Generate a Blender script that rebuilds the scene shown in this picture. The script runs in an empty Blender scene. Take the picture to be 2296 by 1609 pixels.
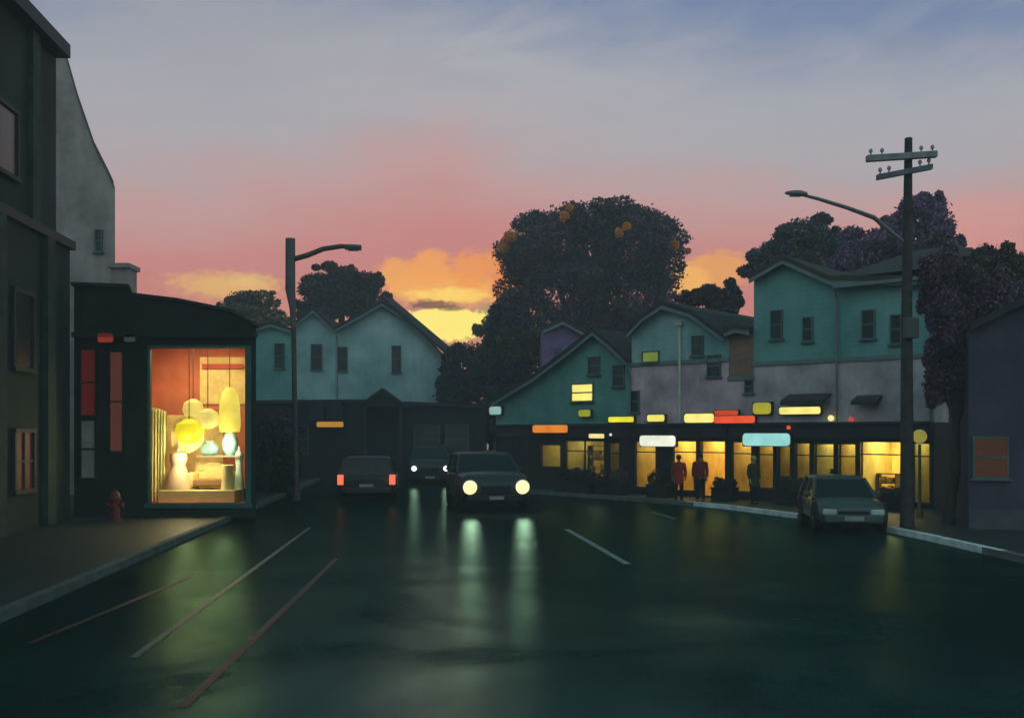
import bpy, math, random
import numpy as np
from mathutils import Vector, Matrix
R = math.radians
random.seed(7); rng = np.random.default_rng(7)
FPX, CX, HY, EYE = 2205.0, 1148.0, 970.0, 2.4      # focal length, centre, horizon of the 2296 wide view; eye height in metres
VPX = 960.0
K = (VPX - CX) / FPX                               # the street runs slightly to the left
scene = bpy.context.scene
col = scene.collection

# ------------------------------------------------------------------ camera
cam_d = bpy.data.cameras.new('camera'); cam = bpy.data.objects.new('camera', cam_d); col.objects.link(cam)
cam.location = (0, 0, EYE); cam.rotation_euler = (R(90), 0, 0)
cam_d.sensor_width = 36; cam_d.lens = 36 * FPX / 2296
cam_d.shift_y = (HY - 804.5) / 2296
cam_d.clip_start = 0.1; cam_d.clip_end = 5000
scene.camera = cam
scene.view_settings.view_transform = 'Standard'; scene.view_settings.look = 'None'
scene.view_settings.gamma = 1; scene.view_settings.exposure = 0.22
scene.render.engine = 'CYCLES'
scene.cycles.use_denoising = True
scene.cycles.max_bounces = 6; scene.cycles.sample_clamp_indirect = 3.0

def lin(r, g, b):
    f = lambda c: (c/255/12.92) if c/255 <= 0.04045 else ((c/255 + 0.055)/1.055)**2.4
    return (f(r), f(g), f(b), 1)

# ------------------------------------------------------------------ node helper
class N:
    def __init__(s, tree): s.t = tree
    def node(s, typ, ins=None, **kw):
        n = s.t.nodes.new(typ)
        for k, v in kw.items(): setattr(n, k, v)
        if ins:
            for k, v in ins.items(): s.put(n.inputs[k], v)
        return n
    def put(s, inp, v):
        if isinstance(v, bpy.types.NodeSocket): s.t.links.new(v, inp)
        else: inp.default_value = v
    def m(s, op, a, b=0.0, c=0.0, clamp=False):
        n = s.node('ShaderNodeMath', operation=op); n.use_clamp = clamp
        s.put(n.inputs[0], a); s.put(n.inputs[1], b); s.put(n.inputs[2], c)
        return n.outputs[0]
    def noise(s, vec, scale, detail=4, rough=.55, dist=0):
        return s.node('ShaderNodeTexNoise', {'Vector': vec, 'Scale': scale, 'Detail': detail, 'Roughness': rough, 'Distortion': dist}).outputs['Fac']
    def mapr(s, v, a, b, c=0.0, d=1.0, smooth=False):
        n = s.node('ShaderNodeMapRange', {'Value': v, 'From Min': a, 'From Max': b, 'To Min': c, 'To Max': d})
        if smooth: n.interpolation_type = 'SMOOTHSTEP'
        return n.outputs[0]
    def mix(s, f, a, b, bt='MIX'):
        n = s.node('ShaderNodeMix', data_type='RGBA', blend_type=bt)
        s.put(n.inputs[0], f); s.put(n.inputs[6], a); s.put(n.inputs[7], b)
        return n.outputs[2]
    def ramp(s, v, stops):
        n = s.node('ShaderNodeValToRGB', {'Fac': v}); e = n.color_ramp.elements
        while len(e) < len(stops): e.new(0.5)
        for i, (p, c) in enumerate(stops): e[i].position = p; e[i].color = c
        return n.outputs[0]

# ------------------------------------------------------------------ sky: dusk, pink over yellow cloud, blue overhead
def build_world():
    w = bpy.data.worlds.new('World'); scene.world = w; w.use_nodes = True
    t = w.node_tree; t.nodes.clear(); n = N(t)
    d = n.node('ShaderNodeTexCoord').outputs['Generated']
    sep = n.node('ShaderNodeSeparateXYZ', {'Vector': d})
    x, y, z = sep.outputs
    az = n.m('ARCTAN2', x, y); el = n.m('ARCSINE', z)
    deg = 57.29578
    azd = n.m('MULTIPLY', az, deg); eld = n.m('MULTIPLY', el, deg)
    cv = n.node('ShaderNodeCombineXYZ', {'X': n.m('MULTIPLY', azd, .045), 'Y': n.m('MULTIPLY', eld, .11), 'Z': 3.3}).outputs[0]
    n1 = n.noise(cv, 1.1, 3, .5, .2); n2 = n.noise(cv, 3.2, 5, .6, .5)
    wob = n.m('ADD', n.m('MULTIPLY', n.m('SUBTRACT', n1, .5), 6.5), n.m('MULTIPLY', n.m('SUBTRACT', n2, .5), 2.0))
    azc = n.m('MINIMUM', n.m('MAXIMUM', azd, -8.0), 30.0)
    e2 = n.m('ADD', n.m('ADD', eld, wob), n.m('MULTIPLY', azc, SKY_TILT))
    e2 = n.m('ADD', e2, n.m('MULTIPLY', n.m('MAXIMUM', n.m('SUBTRACT', -4.0, azd), 0.0), .16))
    f = n.mapr(e2, 0, 60)
    S = lambda deg_, c: (deg_/60, lin(*c))
    front = n.ramp(f, [S(0, (190,136,104)), S(6.5, (198,134,112)), S(9, (194,122,116)), S(11.5, (196,130,126)), S(14.5, (190,150,148)), S(16.8, (170,163,168)),
                       S(20.0, (162,163,171)), S(23.5, (120,134,162)), S(27, (92,116,154)), S(38, (58,112,120)), S(60, (52,112,116))])
    # brushed darker and lighter streaks high up
    cv2 = n.node('ShaderNodeCombineXYZ', {'X': n.m('MULTIPLY', n.m('ADD', azd, n.m('MULTIPLY', eld, .8)), .05), 'Y': n.m('MULTIPLY', n.m('SUBTRACT', eld, n.m('MULTIPLY', azd, .25)), .22), 'Z': 1.0}).outputs[0]
    st = n.noise(cv2, 2.0, 5, .6, .6)
    front = n.mix(n.m('MULTIPLY', n.mapr(eld, 12, 20), n.mapr(st, .42, .78, 0, .30)), front, lin(178, 174, 178))
    front = n.mix(n.m('MULTIPLY', n.mapr(eld, 16, 22), n.mapr(st, .5, .28, 0, .28)), front, lin(104, 122, 158))
    # clouds lit from below by the set sun: (az, el, half width, half height, colour, sharp)
    def blob(c, px, py, wpx, hpx, colr, amt, edge, nscale=9.0, namp=.9):
        a = math.degrees(math.atan((px - CX)/FPX)); e = math.degrees(math.atan((HY - py)/FPX*math.cos(R(a))))
        wa = wpx/FPX*deg; he = hpx/FPX*deg
        dx = n.m('DIVIDE', n.m('SUBTRACT', azd, a), wa); dy = n.m('DIVIDE', n.m('SUBTRACT', eld, e), he)
        r2 = n.m('SQRT', n.m('ADD', n.m('MULTIPLY', dx, dx), n.m('MULTIPLY', dy, dy)))
        bv = n.node('ShaderNodeCombineXYZ', {'X': n.m('MULTIPLY', azd, .06), 'Y': n.m('MULTIPLY', eld, .12), 'Z': px*.01}).outputs[0]
        r2 = n.m('ADD', r2, n.m('MULTIPLY', n.m('SUBTRACT', n.noise(bv, nscale, 5, .6, .3), .5), namp))
        mask = n.m('MULTIPLY', n.mapr(r2, 1.0, 1.0 - edge, 0, 1, True), amt)
        return n.mix(mask, c, colr)
    for b in CLOUDS: front = blob(front, *b)
    back = n.ramp(n.mapr(eld, 0, 60), [(0, lin(158, 184, 190)), (.35, lin(170, 200, 205)), (1, lin(84, 142, 148))])  # unseen sky behind the camera, brightened to light the fronts facing it
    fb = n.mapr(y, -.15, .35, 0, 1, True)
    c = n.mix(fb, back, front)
    sky = n.node('ShaderNodeTexSky', sky_type='NISHITA'); sky.sun_disc = False
    sky.sun_elevation = R(-3); sky.sun_rotation = R(-6)
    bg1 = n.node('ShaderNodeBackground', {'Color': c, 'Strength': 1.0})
    bg2 = n.node('ShaderNodeBackground', {'Color': sky.outputs[0], 'Strength': 0.05})
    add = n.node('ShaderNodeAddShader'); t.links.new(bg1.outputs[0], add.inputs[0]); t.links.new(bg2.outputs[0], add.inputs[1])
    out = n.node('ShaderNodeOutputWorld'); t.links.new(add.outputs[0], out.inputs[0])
SKY_TILT = 0.10
CLOUDS = [
    (480, 60, 620, 230, lin(158, 158, 164), .75, .9, 6.0, .5),
    (1000, 648, 185, 46, lin(244, 170, 84), .95, .5, 18.0, 1.0),
    (893, 616, 60, 46, lin(240, 164, 84), .85, .55, 22.0, 1.1),
    (965, 600, 66, 50, lin(242, 160, 80), .88, .55, 22.0, 1.1),
    (1062, 604, 64, 50, lin(238, 150, 74), .88, .55, 22.0, 1.1),
    (1118, 588, 50, 42, lin(232, 146, 76), .88, .55, 22.0, 1.1),
    (1138, 640, 42, 62, lin(236, 132, 62), .9, .45, 22.0, 1.0),
    (1010, 662, 130, 22, lin(255, 212, 104), .9, .7, 24.0, 1.3),
    (1115, 700, 60, 26, lin(168, 150, 94), .8, .5, 22.0, 1.0),
    (1000, 726, 112, 42, lin(255, 234, 120), 1.0, .2, 26.0, .8),
    (965, 682, 66, 13, lin(112, 80, 72), .85, .6, 34.0, 1.6),
    (1010, 690, 38, 9, lin(112, 76, 62), .8, .6, 34.0, 1.4),
    (505, 640, 160, 38, lin(226, 176, 106), .85, .7, 20.0, 1.2),
    (560, 628, 80, 20, lin(226, 188, 116), .6, .8, 26.0, 1.3),
    (1612, 604, 88, 50, lin(228, 156, 88), .9, .45, 20.0, .9),
    (1545, 632, 56, 48, lin(240, 174, 92), .95, .4, 20.0, .8),
    (2120, 520, 260, 120, lin(222, 146, 136), .5, .9),
]
build_world()

# after-glow of the set sun, low beyond the end of the street
sl = bpy.data.lights.new('sun', 'SUN'); sl.energy = 0.35; sl.angle = R(12); sl.color = (1, .62, .48)
sun = bpy.data.objects.new('sun', sl); col.objects.link(sun)
sun.rotation_euler = (R(-84), 0, R(6))      # shines toward the camera from low over the road end

# ------------------------------------------------------------------ materials
_m = {}
def mat(name, color, rough=.7, metal=0.0, var=.25, scale=2.0, bump=0.0, bscale=30., spec=.3, kind=None, color2=None, emis=None, es=0., coat=0., alpha=None, trans=0.):
    if name in _m: return _m[name]
    M = bpy.data.materials.new(name); M.use_nodes = True; t = M.node_tree; n = N(t)
    b = t.nodes['Principled BSDF']
    pos = n.node('ShaderNodeNewGeometry').outputs['Position']
    c = tuple(color[:3]) + (1,)
    ns = n.noise(pos, scale, 6, .6)
    dark = tuple(v*(1-var) for v in c[:3]) + (1,); light = tuple(min(1, v*(1+var)) for v in c[:3]) + (1,)
    cc = n.mix(n.mapr(ns, .3, .7), dark, light if color2 is None else tuple(color2[:3]) + (1,))
    h = None
    sp = n.node('ShaderNodeSeparateXYZ', {'Vector': pos}).outputs
    if kind == 'siding':
        fr = n.m('FRACT', n.m('DIVIDE', sp[2], .16))
        h = n.m('MULTIPLY', fr, -1.0)
        streak = n.noise(n.node('ShaderNodeCombineXYZ', {'X': n.m('MULTIPLY', sp[0], 3.0), 'Y': n.m('MULTIPLY', sp[1], 3.0), 'Z': n.m('MULTIPLY', sp[2], .4)}).outputs[0], 1.2, 5, .65)
        cc = n.mix(n.mapr(streak, .35, .8, 0, .35), cc, tuple(v*.55 for v in c[:3]) + (1,))
        cc = n.mix(n.mapr(fr, .9, 1.0, 0, .35), cc, tuple(v*.35 for v in c[:3]) + (1,))
    elif kind == 'plaster':
        streak = n.noise(n.node('ShaderNodeCombineXYZ', {'X': n.m('MULTIPLY', sp[0], 2.0), 'Y': n.m('MULTIPLY', sp[1], 2.0), 'Z': n.m('MULTIPLY', sp[2], .3)}).outputs[0], 1.0, 6, .65)
        cc = n.mix(n.mapr(streak, .4, .8, 0, .5), cc, tuple(v*.5 for v in c[:3]) + (1,))
        h = n.noise(pos, 25, 4)
    elif kind == 'brick':
        rot = n.node('ShaderNodeCombineXYZ', {'X': n.m('ADD', sp[0], n.m('MULTIPLY', sp[1], .8)), 'Y': sp[2], 'Z': 0.0}).outputs[0]
        br = n.node('ShaderNodeTexBrick', {'Vector': rot, 'Color1': c, 'Color2': tuple(v*.6 for v in c[:3]) + (1,), 'Mortar': tuple(v*.5+.03 for v in c[:3]) + (1,), 'Scale': 4.0, 'Mortar Size': .012})
        cc = n.mix(.5, cc, br.outputs['Color']); h = br.outputs['Fac']
        h = n.m('MULTIPLY', h, -1.0)
    elif kind == 'shingle':
        br = n.node('ShaderNodeTexBrick', {'Vector': n.node('ShaderNodeCombineXYZ', {'X': n.m('ADD', sp[0], n.m('MULTIPLY', sp[1], .7)), 'Y': n.m('MULTIPLY', sp[2], 2.0), 'Z': 0.0}).outputs[0],
             'Color1': c, 'Color2': tuple(v*.55 for v in c[:3]) + (1,), 'Mortar': tuple(v*.3 for v in c[:3]) + (1,), 'Scale': 3.0})
        cc = n.mix(.6, cc, br.outputs['Color'])
    n.put(b.inputs['Base Color'], cc)
    b.inputs['Roughness'].default_value = rough; b.inputs['Metallic'].default_value = metal
    b.inputs['Specular IOR Level'].default_value = spec
    if coat: b.inputs['Coat Weight'].default_value = coat; b.inputs['Coat Roughness'].default_value = .08
    if trans: b.inputs['Transmission Weight'].default_value = trans
    if bump or h is not None:
        if h is None: h = n.noise(pos, bscale, 4)
        bp = n.node('ShaderNodeBump', {'Height': h, 'Strength': bump or .35, 'Distance': .02})
        t.links.new(bp.outputs[0], b.inputs['Normal'])
    if emis is not None:
        en = n.noise(pos, 2.2, 4, .6)
        ec = n.mix(n.mapr(en, .3, .7), tuple(v*.72 for v in emis[:3]) + (1,), tuple(emis[:3]) + (1,))
        n.put(b.inputs['Emission Color'], ec); b.inputs['Emission Strength'].default_value = es
    _m[name] = M
    return M

def road_material():
    M = bpy.data.materials.new('wet_asphalt'); M.use_nodes = True; t = M.node_tree; n = N(t)
    b = t.nodes['Principled BSDF']
    pos = n.node('ShaderNodeNewGeometry').outputs['Position']
    sp = n.node('ShaderNodeSeparateXYZ', {'Vector': pos}).outputs
    u = n.m('SUBTRACT', sp[0], n.m('MULTIPLY', sp[1], K))
    lane = n.noise(n.node('ShaderNodeCombineXYZ', {'X': n.m('MULTIPLY', u, 1.0), 'Y': n.m('MULTIPLY', sp[1], .09), 'Z': 0.0}).outputs[0], 1.3, 5, .6, .3)
    blot = n.noise(pos, .35, 6, .62, .4); fine = n.noise(pos, 38, 5, .7); agg = n.node('ShaderNodeTexVoronoi', {'Vector': pos, 'Scale': 70.0}).outputs['Distance']
    c = n.mix(n.mapr(blot, .38, .62), (.003, .010, .009, 1), (.009, .030, .028, 1))
    c = n.mix(n.mapr(lane, .45, .7, 0, .55), c, (.012, .020, .017, 1))
    c = n.mix(n.mapr(fine, .42, .7, 0, .75), c, (.024, .048, .044, 1))
    cr = n.node('ShaderNodeTexVoronoi', {'Vector': n.node('ShaderNodeVectorMath', {0: pos, 1: n.node('ShaderNodeTexNoise', {'Vector': pos, 'Scale': 1.5}).outputs['Color']}, operation='ADD').outputs[0], 'Scale': .42}, feature='DISTANCE_TO_EDGE').outputs['Distance']
    c = n.mix(n.mapr(cr, .0, .012, .75, 0), c, (.004, .006, .006, 1))
    wet = n.mapr(n.noise(pos, .22, 5, .6, .5), .38, .62)
    wet = n.m('MAXIMUM', wet, n.mapr(sp[1], 11, 24, 0, .9))
    hh = n.m('ADD', n.m('MULTIPLY', agg, .6), n.m('MULTIPLY', fine, .5))
    hh = n.m('ADD', hh, n.m('MULTIPLY', n.noise(pos, 5, 3), 1.0))
    bp = n.node('ShaderNodeBump', {'Height': hh, 'Strength': .35, 'Distance': .008}).outputs[0]
    df = n.node('ShaderNodeBsdfDiffuse', {'Color': c, 'Normal': bp})
    gl = n.node('ShaderNodeBsdfGlossy', {'Color': (.19, .36, .31, 1), 'Roughness': n.mapr(wet, 0, 1, .30, .10), 'Normal': bp})
    fr = n.node('ShaderNodeFresnel', {'IOR': 1.12}).outputs[0]
    mx = n.node('ShaderNodeMixShader', {0: n.m('MULTIPLY', fr, n.mapr(wet, 0, 1, .09, .44))})
    t.links.new(df.outputs[0], mx.inputs[1]); t.links.new(gl.outputs[0], mx.inputs[2]); t.links.new(mx.outputs[0], t.nodes['Material Output'].inputs[0])
    return M

# ------------------------------------------------------------------ mesh builder
class MB:
    def __init__(s): s.v = []; s.f = []
    def quad(s, *p):
        i = len(s.v); s.v += [tuple(q) for q in p]; s.f.append(tuple(range(i, i+len(p))))
    def hexa(s, p):      # 8 points: bottom ring 4, top ring 4
        i = len(s.v); s.v += [tuple(q) for q in p]
        for f in ((3,2,1,0),(4,5,6,7),(0,1,5,4),(1,2,6,5),(2,3,7,6),(3,0,4,7)): s.f.append(tuple(i+k for k in f))
    def box(s, x0, x1, y0, y1, z0, z1):
        s.hexa([(x0,y0,z0),(x1,y0,z0),(x1,y1,z0),(x0,y1,z0),(x0,y0,z1),(x1,y0,z1),(x1,y1,z1),(x0,y1,z1)])
    def prism(s, poly, z0, z1):
        n_ = len(poly); i = len(s.v)
        s.v += [(p[0], p[1], z0) for p in poly] + [(p[0], p[1], z1) for p in poly]
        s.f.append(tuple(i+n_-1-k for k in range(n_))); s.f.append(tuple(i+n_+k for k in range(n_)))
        for k in range(n_): s.f.append((i+k, i+(k+1) % n_, i+n_+(k+1) % n_, i+n_+k))
    def ext(s, A, B):    # two matching closed polygons -> prism
        n_ = len(A); i = len(s.v); s.v += [tuple(p) for p in A] + [tuple(p) for p in B]
        s.f.append(tuple(i+k for k in range(n_))); s.f.append(tuple(i+n_+n_-1-k for k in range(n_)))
        for k in range(n_): s.f.append((i+(k+1) % n_, i+k, i+n_+k, i+n_+(k+1) % n_))
    def loft(s, rings, caps=True):
        i = len(s.v); m_ = len(rings[0])
        for r in rings: s.v += [tuple(p) for p in r]
        for a in range(len(rings)-1):
            for k in range(m_):
                s.f.append((i+a*m_+k, i+a*m_+(k+1) % m_, i+(a+1)*m_+(k+1) % m_, i+(a+1)*m_+k))
        if caps:
            s.f.append(tuple(i+m_-1-k for k in range(m_))); s.f.append(tuple(i+(len(rings)-1)*m_+k for k in range(m_)))
    def tube(s, pts, rad, seg=8):
        pts = [Vector(p) for p in pts]
        if not hasattr(rad, '__len__'): rad = [rad]*len(pts)
        rings = []
        for k, p in enumerate(pts):
            d = (pts[min(k+1, len(pts)-1)] - pts[max(k-1, 0)]).normalized()
            a = d.cross(Vector((0,0,1)));
            if a.length < .1: a = d.cross(Vector((0,1,0)))
            a.normalize(); b_ = d.cross(a).normalized()
            rings.append([p + (a*math.cos(2*math.pi*j/seg) + b_*math.sin(2*math.pi*j/seg))*rad[k] for j in range(seg)])
        s.loft(rings)
    def lathe(s, c, prof, seg=16, axis='z'):   # prof: (radius, height)
        c = Vector(c); rings = []
        for r, h in prof:
            ring = []
            for j in range(seg):
                a = 2*math.pi*j/seg; p = (r*math.cos(a), r*math.sin(a), h)
                if axis == 'x': p = (p[2], p[0], p[1])
                elif axis == 'y': p = (p[0], p[2], p[1])
                ring.append(c + Vector(p))
            rings.append(ring)
        s.loft(rings)
    def ball(s, c, rx, ry=None, rz=None, seg=14, rings=8):
        ry = ry or rx; rz = rz or rx; rr = []
        for i in range(rings+1):
            t_ = -math.pi/2 + math.pi*(i if 0 < i < rings else (.08 if i == 0 else rings-.08))/rings
            rr.append([Vector((c[0]+rx*math.cos(t_)*math.cos(2*math.pi*j/seg), c[1]+ry*math.cos(t_)*math.sin(2*math.pi*j/seg), c[2]+rz*math.sin(t_))) for j in range(seg)])
        s.loft(rr)
    def build(s, name, m_, parent=None, local=False, smooth=False, bevel=0.0, **tg):
        me = bpy.data.meshes.new(name); vs = s.v
        if parent is not None and not local:
            o_ = Vector((0,0,0)); p_ = parent
            while p_ is not None: o_ += p_.location; p_ = p_.parent
            vs = [(v[0]-o_.x, v[1]-o_.y, v[2]-o_.z) for v in vs]
        me.from_pydata(vs, [], s.f)
        for mm in (m_ if isinstance(m_, (list, tuple)) else [m_]): me.materials.append(mm)
        o = bpy.data.objects.new(name, me); col.objects.link(o)
        if parent is not None: o.parent = parent
        import bmesh
        bm = bmesh.new(); bm.from_mesh(me); bmesh.ops.remove_doubles(bm, verts=bm.verts, dist=1e-5)
        bmesh.ops.recalc_face_normals(bm, faces=bm.faces)
        bm.to_mesh(me); bm.free()
        if smooth:
            me.shade_smooth(); me.set_sharp_from_angle(angle=R(42))
        if bevel:
            md = o.modifiers.new('bevel', 'BEVEL'); md.width = bevel; md.segments = 2; md.limit_method = 'ANGLE'
        for k, v in tg.items(): o[k] = v
        return o

def thing(name, loc, label, category, rz=0, group=None):
    o = bpy.data.objects.new(name, None); col.objects.link(o); o.location = loc; o.rotation_euler = (0, 0, rz)
    o.empty_display_size = .3
    o['label'] = label; o['category'] = category
    if group: o['group'] = group
    return o
def tag(o, label, category, group=None):
    o['label'] = label; o['category'] = category
    if group: o['group'] = group
    return o
def place(o, loc):    # move origin of a one-mesh thing to its base
    loc = Vector(loc); o.data.transform(Matrix.Translation(-loc)); o.location = loc; return o

def P(px, py, Y): return Vector(((px-CX)/FPX*Y, Y, EYE-(py-HY)/FPX*Y))
def X(px, Y): return (px-CX)/FPX*Y
def Z(py, Y): return EYE-(py-HY)/FPX*Y
PAV = 0.13

class Fac:
    def __init__(s, p0, p1):
        s.o = Vector(p0).to_2d(); s.d = (Vector(p1).to_2d()-s.o).normalized(); s.n = Vector((s.d.y, -s.d.x)); s.sk = 0.0   # sk: how far the depth direction leans sideways (skewed plan)
    def S(s, px, out=0):
        k = (px-CX)/FPX; o = s.o + s.n*out + s.d*s.sk*min(0, out)
        return (k*o.y - o.x)/(s.d.x - k*s.d.y)
    def Y(s, px, out=0): return (s.o + s.n*out + s.d*(s.S(px, out)+s.sk*min(0, out))).y
    def Zp(s, px, py, out=0): return EYE-(py-HY)/FPX*s.Y(px, out)
    def sz(s, px, py, out=0): return (s.S(px, out), s.Zp(px, py, out))
    def pt(s, a, z, out=0):
        p = s.o + s.d*(a+s.sk*min(0, out)) + s.n*out; return Vector((p.x, p.y, z))
    def box(s, mb, a0, a1, z0, z1, o0, o1):
        mb.hexa([s.pt(a0,z0,o1), s.pt(a1,z0,o1), s.pt(a1,z0,o0), s.pt(a0,z0,o0), s.pt(a0,z1,o1), s.pt(a1,z1,o1), s.pt(a1,z1,o0), s.pt(a0,z1,o0)])
    def prism(s, mb, poly, o0, o1):
        mb.ext([s.pt(a, z, o0) for a, z in poly], [s.pt(a, z, o1) for a, z in poly])
    def roofband(s, mb, poly, th, o0, o1):     # slab following the roof line
        for (a0, z0), (a1, z1) in zip(poly[:-1], poly[1:]):
            s.prism(mb, [(a0, z0), (a1, z1), (a1, z1+th), (a0, z0+th)], o0, o1)
    def wall(s, mb, a0, a1, z0, z1, holes, th=.3, out=0):
        As = sorted({a0, a1, *[h[0] for h in holes], *[h[1] for h in holes]}); Zs = sorted({z0, z1, *[h[2] for h in holes], *[h[3] for h in holes]})
        solid = lambda a, z: a0 < a < a1 and z0 < z < z1 and not any(h[0] < a < h[1] and h[2] < z < h[3] for h in holes)
        for i in range(len(As)-1):
            for j in range(len(Zs)-1):
                a, b_, c, d = As[i], As[i+1], Zs[j], Zs[j+1]; am, zm = (a+b_)/2, (c+d)/2
                if not solid(am, zm): continue
                mb.quad(s.pt(a,c,out), s.pt(b_,c,out), s.pt(b_,d,out), s.pt(a,d,out))
                mb.quad(s.pt(a,d,out-th), s.pt(b_,d,out-th), s.pt(b_,c,out-th), s.pt(a,c,out-th))
                e = 1e-4
                if not solid(a-e, zm): mb.quad(s.pt(a,c,out-th), s.pt(a,c,out), s.pt(a,d,out), s.pt(a,d,out-th))
                if not solid(b_+e, zm): mb.quad(s.pt(b_,c,out), s.pt(b_,c,out-th), s.pt(b_,d,out-th), s.pt(b_,d,out))
                if not solid(am, c-e): mb.quad(s.pt(a,c,out-th), s.pt(b_,c,out-th), s.pt(b_,c,out), s.pt(a,c,out))
                if not solid(am, d+e): mb.quad(s.pt(a,d,out), s.pt(b_,d,out), s.pt(b_,d,out-th), s.pt(a,d,out-th))
    def room(s, mb, a0, a1, z0, z1, o0, o1):   # open-fronted box seen from inside
        p = s.pt
        mb.quad(p(a0,z0,o1), p(a1,z0,o1), p(a1,z1,o1), p(a0,z1,o1))
        mb.quad(p(a0,z0,o0), p(a1,z0,o0), p(a1,z0,o1), p(a0,z0,o1))
        mb.quad(p(a0,z1,o1), p(a1,z1,o1), p(a1,z1,o0), p(a0,z1,o0))
        mb.quad(p(a0,z0,o0), p(a0,z0,o1), p(a0,z1,o1), p(a0,z1,o0))
        mb.quad(p(a1,z0,o1), p(a1,z0,o0), p(a1,z1,o0), p(a1,z1,o1))

# shared materials
TEAL = mat('teal_siding', (.12, .33, .30), .75, kind='siding', var=.3, scale=.45, color2=(.22, .44, .42))
TEAL2 = mat('pale_teal_siding', (.20, .42, .42), .75, kind='siding', var=.35, scale=.33, color2=(.56, .70, .70))
MAUVE = mat('mauve_render', (.66, .44, .50), .85, kind='plaster', var=.4, scale=.9)
GREYM = mat('grey_mauve_render', (.60, .50, .53), .85, kind='plaster', var=.45, scale=.7)
BROWN = mat('brown_brick', (.30, .17, .12), .85, kind='brick')
ROOF = mat('dark_shingle', (.045, .042, .045), .85, kind='shingle')
ROOFB = mat('brown_shingle', (.07, .055, .045), .85, kind='shingle')
DARKG = mat('dark_green_render', (.022, .036, .027), .8, kind='plaster', var=.5, scale=.5)
DARKG2 = mat('black_green_paint', (.016, .024, .019), .6, var=.4, scale=1.5)
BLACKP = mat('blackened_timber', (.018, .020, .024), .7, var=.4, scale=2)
GREYB = mat('taupe_render', (.40, .30, .285), .9, kind='plaster', var=.35, scale=.8)
TRIM = mat('dull_trim', (.16, .20, .20), .6, var=.2)
WINF = mat('window_trim', (.09, .13, .125), .6, var=.3)
WOODT = mat('dark_trim', (.035, .04, .04), .6, var=.2)
GLASS = mat('dark_glass', (.03, .035, .035), .25, spec=.5, var=.4)
CONC = mat('concrete', (.22, .23, .22), .8, var=.3, scale=3, bump=.3)
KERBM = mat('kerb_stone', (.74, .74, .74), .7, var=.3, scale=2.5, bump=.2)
PAVM = mat('paving', (.022, .031, .027), .55, var=.4, scale=1.2, bump=.4, bscale=12, spec=.3)
METALG = mat('galvanised_metal', (.22, .21, .22), .5, metal=.6, var=.25, scale=4)
POLEM = mat('weathered_timber_pole', (.055, .045, .042), .85, var=.4, scale=5, bump=.4)
RUST = mat('brown_painted_metal', (.10, .07, .065), .6, var=.3, scale=5)
def glow(name, c, s, var=.28): return mat(name, tuple(min(.8, v*.3) for v in c[:3]), .5, emis=c, es=s)

# ------------------------------------------------------------------ ground, road, pavements
def structure(o): o['kind'] = 'structure'; return o
g = MB(); g.quad((-900,-300,-.03), (900,-300,-.03), (900,1500,-.03), (-900,1500,-.03))
structure(g.build('ground', mat('dark_soil_grass', (.03, .04, .025), .9, var=.4, scale=.5)))
kerbR = [(10.4,-6), (9.9,8), (9.55,15), (9.2,22), (8.9,25), (6.6,31), (4.6,34.2), (1.2,38.2), (-1.1,40.6), (-1.9,44), (-2.4+ -.0853*0, 50), (-7.5, 110), (-15, 200)]
kerbL = [(-5.4+K*y, y) for y in (-6, 30, 60, 110, 200)]
r = MB(); poly = kerbL + kerbR[::-1]
i0 = len(r.v); r.v += [(p[0], p[1], 0) for p in poly]; r.f.append(tuple(range(len(poly))))
structure(r.build('road', road_material()))
def off(pl, d):
    out = []
    for i, p in enumerate(pl):
        a = Vector(pl[max(i-1, 0)]); b_ = Vector(pl[min(i+1, len(pl)-1)]); t_ = (b_-a).normalized(); out.append((p[0]+t_.y*d, p[1]-t_.x*d))
    return out
def strip(name, line, d0, d1, z0, z1, m_):
    A = off(line, d0); B = off(line, d1); mb = MB()
    for i in range(len(A)-1):
        mb.hexa([(*A[i], z0), (*B[i], z0), (*B[i+1], z0), (*A[i+1], z0), (*A[i], z1), (*B[i], z1), (*B[i+1], z1), (*A[i+1], z1)])
    return structure(mb.build(name, m_))
strip('kerb', kerbR, 0, .16, -.02, PAV+.012, mat('dull_kerb_stone', (.13, .14, .13), .8, var=.35, scale=2.5, bump=.3))
strip('pale_kerb', [(9.36, 18.9), (9.2, 22), (9.03, 23.7)], -.004, .17, .01, PAV+.016, KERBM)  # pale strips laid over two stretches of the dull kerb
strip('pale_kerb', [(7.95, 27.45), (6.6, 31), (5.7, 32.45)], -.004, .17, .01, PAV+.016, KERBM)
strip('kerb', kerbL, 0, -.16, -.02, PAV+.012, mat('dark_kerb_stone', (.09, .11, .10), .8, var=.35, scale=2.5, bump=.3))
# right pavement up to well behind the shop fronts, left pavement up to the buildings
mb = MB(); pl = off(kerbR, .16); n_ = len(pl)
mb.v += [(*p, PAV) for p in pl] + [(60, 200, PAV), (60, -6, PAV)]; mb.f.append(tuple(range(n_+2))[::-1]); structure(mb.build('pavement', PAVM))
mb = MB(); pl = off(kerbL, -.16); n_ = len(pl)
mb.v += [(*p, PAV) for p in pl] + [(-60, 200, PAV), (-60, -6, PAV)]; mb.f.append(tuple(range(n_+2))); structure(mb.build('pavement', PAVM))
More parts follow.
